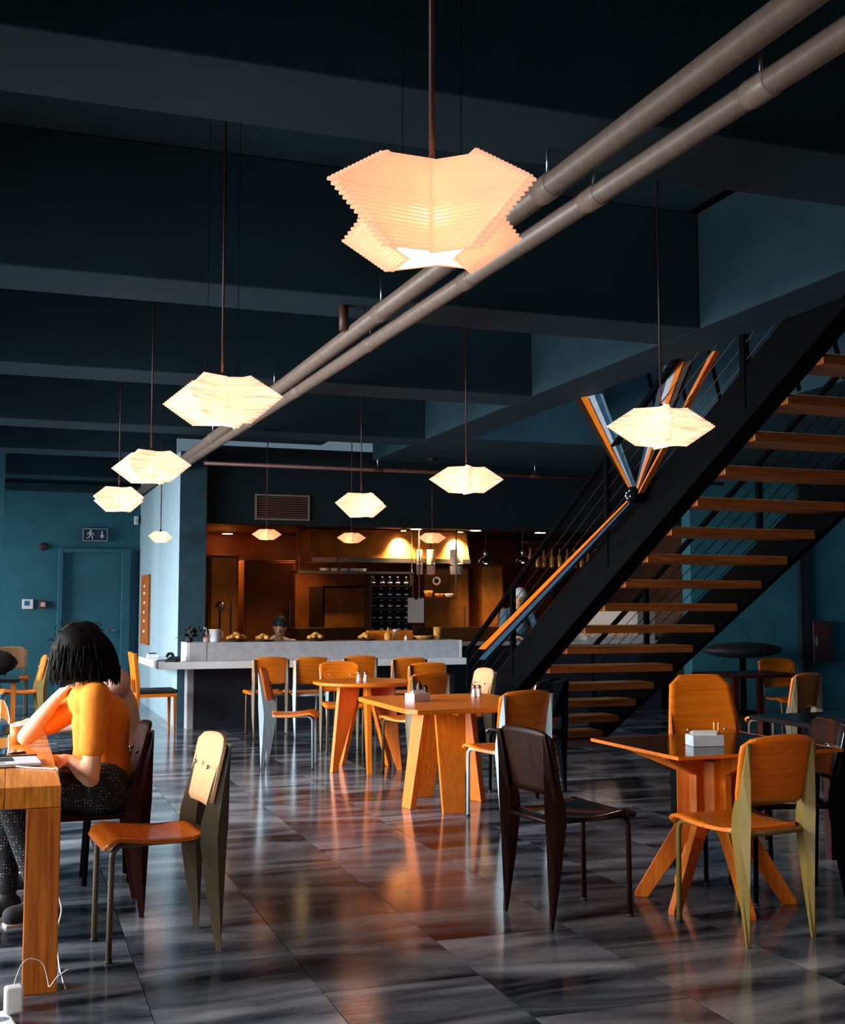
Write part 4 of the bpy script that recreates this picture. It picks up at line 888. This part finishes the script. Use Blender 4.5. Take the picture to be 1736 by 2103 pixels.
def person(label, base, J, shirt, trousers, shoe, voxel=.0065, sleeve=.62, s=1.0):
    t = thing('person', label, 'person', base); B_ = V(base)
    J = {k: (V(v) - B_ if k[0] != '_' else v) for k, v in J.items()}
    m = MB(); pel, che, nek, hd_ = J['pelvis'], J['chest'], J['neck'], J['head']; fd = V(J['_face']).normalized(); up_ = V(J['_up']).normalized(); sd = fd.cross(up_)
    shv = (J['sh1'] - J['sh2'])
    m.cap(pel, (pel + che) / 2, .125 * s, .105 * s); m.cap((pel + che) / 2, che, .105 * s, .115 * s); m.cap(J['sh1'] * .72 + J['sh2'] * .28, J['sh2'] * .72 + J['sh1'] * .28, .075 * s, .075 * s); m.cap(che, (J['sh1'] + J['sh2']) / 2, .11 * s, .07 * s)
    m.cap((J['sh1'] + J['sh2']) / 2, nek, .06 * s, .05 * s); m.cap(nek, hd_ - up_ * .03 * s, .05 * s, .055 * s)
    rm = Matrix((sd, fd, up_)).transposed().to_euler()
    m.ell(hd_, (.075 * s, .092 * s, .108 * s), 18, 12, rm); m.ell(hd_ + fd * .022 * s - up_ * .055 * s, (.056 * s, .068 * s, .06 * s), 14, 10, rm)
    m.cap(hd_ + fd * .092 * s + up_ * .01 * s, hd_ + fd * .108 * s - up_ * .022 * s, .009 * s, .015 * s, 8)
    m.cap(hd_ + fd * .086 * s - up_ * .062 * s - sd * .015, hd_ + fd * .086 * s - up_ * .062 * s + sd * .015, .009 * s, .009 * s, 8)
    for e in (-1, 1): m.ell(hd_ + sd * e * .077 * s - up_ * .005 - fd * .008, (.012 * s, .02 * s, .032 * s), 8, 6, rm)
    for a in ('1', '2'):
        sh, el, wr = J['sh' + a], J['el' + a], J['wr' + a]
        m.cap(sh, el, .050 * s, .038 * s); m.cap(el, el * .6 + wr * .4, .040 * s, .040 * s); m.cap(el * .6 + wr * .4, wr, .040 * s, .026 * s)
        h_ = J['_hand' + a]; hand(m, wr, h_[0], h_[1], h_[2], h_[3], s)
        hp, kn, an, to = J['hip' + a], J['kn' + a], J['an' + a], J['to' + a]
        m.cap(hp, kn, .085 * s, .058 * s); m.cap(kn, kn * .65 + an * .35, .056 * s, .056 * s); m.cap(kn * .65 + an * .35, an, .056 * s, .036 * s); m.cap(an, to, .036 * s, .028 * s)
    body = fuse(m, 'body', 'skin', t, voxel)
    c = MB(); c.cap(pel, (pel + che) / 2, .138 * s, .122 * s); c.cap((pel + che) / 2, che, .122 * s, .130 * s); c.cap(J['sh1'] * .72 + J['sh2'] * .28, J['sh2'] * .72 + J['sh1'] * .28, .088 * s, .088 * s); c.cap(che, (J['sh1'] + J['sh2']) / 2, .125 * s, .085 * s)
    for a in ('1', '2'):
        sh, el, wr = J['sh' + a], J['el' + a], J['wr' + a]; e = sh.lerp(el, min(1, sleeve)); c.cap(sh, e, .066 * s, .058 * s)
        if sleeve > 1: c.cap(el, el.lerp(wr, .85), .055 * s, .042 * s)
    fuse(c, 'shirt', shirt, t, max(.008, voxel), 22)
    c = MB(); c.cap(J['hip1'], J['hip2'], .125 * s, .125 * s); c.cap(pel - V((0, 0, .02)), J['hip1'].lerp(J['hip2'], .5), .135 * s, .13 * s)
    for a in ('1', '2'): c.cap(J['hip' + a], J['kn' + a], .105 * s, .075 * s); c.cap(J['kn' + a], J['kn' + a].lerp(J['an' + a], .9), .074 * s, .052 * s)
    fuse(c, 'trousers', trousers, t, max(.009, voxel), 8)
    for a in ('1', '2'):
        an, to = J['an' + a], J['to' + a]; q = MB(); d = (to - an); d.z = 0; d.normalize()
        q.cap(an - d * .02 - V((0, 0, .03)), to + d * .012 - V((0, 0, .004)), .046 * s, .042 * s); q.cap(an, an - V((0, 0, .04)), .044 * s, .045 * s)
        sh_ = fuse(q, 'shoe', shoe, t, .008, 4)
        z0 = min(v[2] for v in q.v); ql = MB(); l0 = an - d * .055; l1 = to + d * .045; p_ = V((-d.y, d.x, 0)) * .04
        vs = [V((x.x, x.y, z0 + dz)) for dz in (-.004, .014) for x in (l0 - p_, l1 - p_ * .8, l1 + p_ * .8, l0 + p_)]
        ql.add(vs, [(3, 2, 1, 0), (4, 5, 6, 7), (0, 1, 5, 4), (1, 2, 6, 5), (2, 3, 7, 6), (3, 0, 4, 7)]).build('sole', 'sole', sh_, .006)
    for e in (-1, 1):
        MB().ell(hd_ + fd * .078 * s + sd * e * .031 * s + up_ * .006 * s, (.012 * s, .008 * s, .009 * s), 10, 6, rm).build('eye', 'white_plastic', body)
        MB().ell(hd_ + fd * .086 * s + sd * e * .031 * s + up_ * .006 * s, (.006 * s, .003 * s, .006 * s), 8, 6, rm).build('iris', 'black_matte', body)
        MB().cap(hd_ + fd * .083 * s + sd * e * .018 * s + up_ * .026 * s, hd_ + fd * .077 * s + sd * e * .045 * s + up_ * .026 * s, .004 * s, .003 * s, 6).build('eyebrow', 'hair_black', body)
    MB().cap(hd_ + fd * .094 * s - up_ * .063 * s - sd * .02 * s, hd_ + fd * .094 * s - up_ * .063 * s + sd * .02 * s, .005 * s, .005 * s, 8).build('mouth', 'pink_cloth', body)
    return t, J, (hd_, fd, up_, sd, rm)

# woman in orange, leaning on the table with her head on her far hand
YW = 5.46
hdp = ony(160, 1345, YW); J = dict(
    pelvis=ony(222, 1592, YW), chest=ony(208, 1478, YW), neck=ony(183, 1412, YW), head=hdp, _face=(-.86, -.06, -.5), _up=(-.5, .02, .86),
    sh1=ony(196, 1432, YW - .17), el1=ony(186, 1598, YW - .20), wr1=ony(146, 1562, YW - .12), _hand1=((-1, .05, .12), (.1, .3, -1), .55, 1),
    sh2=ony(172, 1440, YW + .17), el2=V((.085, YW + .16, TZ + .045)), wr2=ony(118, 1432, YW + .10), _hand2=((.72, -.25, .62), (.5, -.2, -.6), 1.0, 1),
    hip1=V((.40, YW - .085, .55)), kn1=V((.03, YW - .10, .535)), an1=V((.17, YW - .09, .085)), to1=V((.055, YW - .12, .045)),
    hip2=V((.40, YW + .085, .55)), kn2=V((.0, YW + .10, .535)), an2=V((.02, YW + .02, .085)), to2=V((-.11, YW + .0, .045)))
pel_z = J['pelvis']; J['pelvis'] = V((.405, YW, .60)); J['chest'] = J['chest'] - V((0, 0, 0))
wm, JW, (hd_, fd, up_, sd, rm) = person('woman in an orange t-shirt resting her head on her hand at the wooden table', (.40, YW, 0), J, 'orange_cloth', 'dot_cloth', 'dark_cloth')
hb = MB()
c = hd_
hb.ell(c - fd * .018 + up_ * .02, (.098, .112, .115), 18, 12, rm)
B0 = wm.location
def rel(x, y, dy=0): return ony(x, y, YW + dy) - B0
for (x, y, rx, ry, rz) in [(164, 1328, .112, .110, .108), (162, 1360, .122, .108, .075), (192, 1366, .075, .10, .066), (207, 1386, .045, .085, .034), (131, 1384, .06, .085, .036), (170, 1388, .085, .09, .03), (124, 1332, .04, .07, .04), (176, 1300, .07, .08, .055)]:
    hb.ell(rel(x, y), (rx, ry, rz), 18, 12)
ho = fuse(hb, 'hair', 'hair_black', wm, .009, 14)
st_ = MB()
for k in range(420):                                  # locks combed from the crown to the hem, and fly-aways
    a = random.uniform(0, 2 * math.pi); ca, sa = math.cos(a), math.sin(a); j = random.uniform(.97, 1.07); hem = 1400 + random.uniform(-14, 10); ph = random.uniform(0, 6); pts = []
    for t_ in (0, .18, .38, .6, .8, 1.0):
        yy = 1282 + (hem - 1282) * t_; w_ = (.03, .085, .113, .124, .132, .130)[int(round(t_ * 5))] * j
        cx = 165 + 4 * math.sin(t_ * 2); p0 = rel(cx, yy); pts.append(p0 + V((w_ * ca + (.02 * t_ if ca > .3 else 0), w_ * .86 * sa, random.uniform(-.004, .004))) + V((.009 * math.sin(ph + t_ * 6), .009 * math.cos(ph + t_ * 5), 0)) * t_)
    st_.tube(spline(pts, 2), [.0045] * 9 + [.002, .001], 4)
for k in range(40):
    p0 = rel(random.choice((112, 118, 128, 150, 170, 205)) + random.uniform(-5, 5), random.uniform(1284, 1330), random.uniform(-.08, .08)); d_ = V((random.uniform(-.04, .01), 0, random.uniform(-.01, .03)))
    st_.tube([p0, p0 + d_ * .6 + V((0, 0, .006)), p0 + d_ + V((-.004, 0, -.01))], [.002, .0015, .0006], 4)
tag(st_.build('loose_strands', 'hair_black', ho), kind='stuff')
gl = MB(); 
for e in (-1, 1):
    cc = hd_ + fd * .098 + sd * e * .034 + up_ * .006
    gl.tube([cc + (sd * math.cos(a * .5236) * .025 + up_ * math.sin(a * .5236) * .021) for a in range(13)], .0025, 6)
    gl.tube([cc + sd * e * .025, hd_ + sd * e * .084 + fd * .05 + up_ * .006, hd_ + sd * e * .084 - fd * .01 + up_ * .006], .0025, 6)
gl.build('glasses', 'black_matte', wm)

# second person behind her in pale pink
Y2 = 6.08; J = dict(
    pelvis=V((.55, Y2, .60)), chest=ony(230, 1455, Y2), neck=ony(205, 1385, Y2), head=ony(158, 1332, Y2), _face=(-.9, -.05, -.4), _up=(-.4, 0, .9),
    sh1=ony(238, 1404, Y2 - .16), el1=V((.32, Y2 - .20, .80)), wr1=V((.12, Y2 - .12, .765)), _hand1=((-1, 0, 0), (0, .1, -1), .6, 1),
    sh2=ony(222, 1402, Y2 + .17), el2=V((.34, Y2 + .2, .80)), wr2=V((.13, Y2 + .1, .765)), _hand2=((-1, -.1, 0), (0, 0, -1), .6, -1),
    hip1=V((.50, Y2 - .085, .55)), kn1=V((.12, Y2 - .1, .53)), an1=V((.16, Y2 - .1, .085)), to1=V((.03, Y2 - .12, .045)),
    hip2=V((.50, Y2 + .085, .55)), kn2=V((.10, Y2 + .1, .53)), an2=V((.14, Y2 + .1, .085)), to2=V((.01, Y2 + .1, .045)))
t, J2, (hd_, fd, up_, sd, rm) = person('seated person in pale pink almost hidden behind the woman in orange', (.50, Y2, 0), J, 'pink_cloth', 'dark_cloth', 'dark_cloth', .010, 1.2)
q = MB().ell(hd_ - fd * .02 + up_ * .02, (.092, .105, .112), 16, 10, rm).ell(hd_ - fd * .06 - up_ * .06, (.075, .06, .09), 14, 8, rm); fuse(q, 'hair', 'brown_dark', t, .010, 4)
st2 = thing('stool', 'low black stool under the hidden person in pale pink', 'stool', (.48, Y2, 0))
MB().lathe([(.17, .43), (.18, .44), (.18, .46), (.16, .47)], 20).build('seat', 'black_matte', st2)
for a in (45, 135, 225, 315): MB().tube([(.12 * math.cos(R(a)), .12 * math.sin(R(a)), .43), (.15 * math.cos(R(a)), .15 * math.sin(R(a)), 0)], .012, 8).build('leg', 'black_steel', st2)

# cooks behind the bar
def cook(label, px, py, Y, hz, lean, shirt, cap, face, sleeve=1.2):
    hp = ony(px, py, Y); X = hp.x; zc = hp.z
    J = dict(head=hp, neck=hp + V((0, .03, -.15)), _face=face, _up=(0, -.3, .95), pelvis=V((X, Y + lean, hz)), chest=V((X, Y + lean * .42, zc - .38 if zc > 1.3 else zc - .22)),
        sh1=V((X - .18, Y + .08, zc - .21)), sh2=V((X + .18, Y + .08, zc - .21)), el1=V((X - .24, Y + .02, zc - .46)), el2=V((X + .24, Y + .02, zc - .46)),
        wr1=V((X - .12, Y - .14, max(.9, zc - .52))), wr2=V((X + .12, Y - .14, max(.9, zc - .52))), _hand1=((.4, -1, 0), (0, 0, -1), .6, 1), _hand2=((-.4, -1, 0), (0, 0, -1), .6, -1),
        hip1=V((X - .09, Y + lean, hz - .04)), hip2=V((X + .09, Y + lean, hz - .04)), kn1=V((X - .10, Y + lean - .22 * (hz < .8), .46)), kn2=V((X + .10, Y + lean - .22 * (hz < .8), .46)),
        an1=V((X - .1, Y + lean, .085)), an2=V((X + .1, Y + lean, .085)), to1=V((X - .1, Y + lean - .13, .045)), to2=V((X + .1, Y + lean - .13, .045)))
    t, j, (h_, fd, up_, sd, rm) = person(label, (X, Y + lean, 0), J, shirt, 'dark_cloth', 'dark_cloth', .011, sleeve)
    q = MB().ell(h_ - fd * .012 + up_ * .045, (.088, .102, .082), 16, 10, rm); fuse(q, 'cap', cap, t, .010, 3)
    q = MB().ell(h_ - fd * .03 - up_ * .02, (.080, .080, .075), 14, 8, rm); fuse(q, 'hair', 'hair_black', t, .010, 3)
    return t
cook('cook in a navy cap crouching behind the bar', 575, 1287, 13.85, .72, .34, 'white_cloth', 'navy', (-.3, -.85, -.35))
cook('cook with a white cap and blue shirt behind the stair rail', 1068, 1226, 14.1, .92, .12, 'blue_cloth', 'white_cloth', (-.5, -.8, -.3))
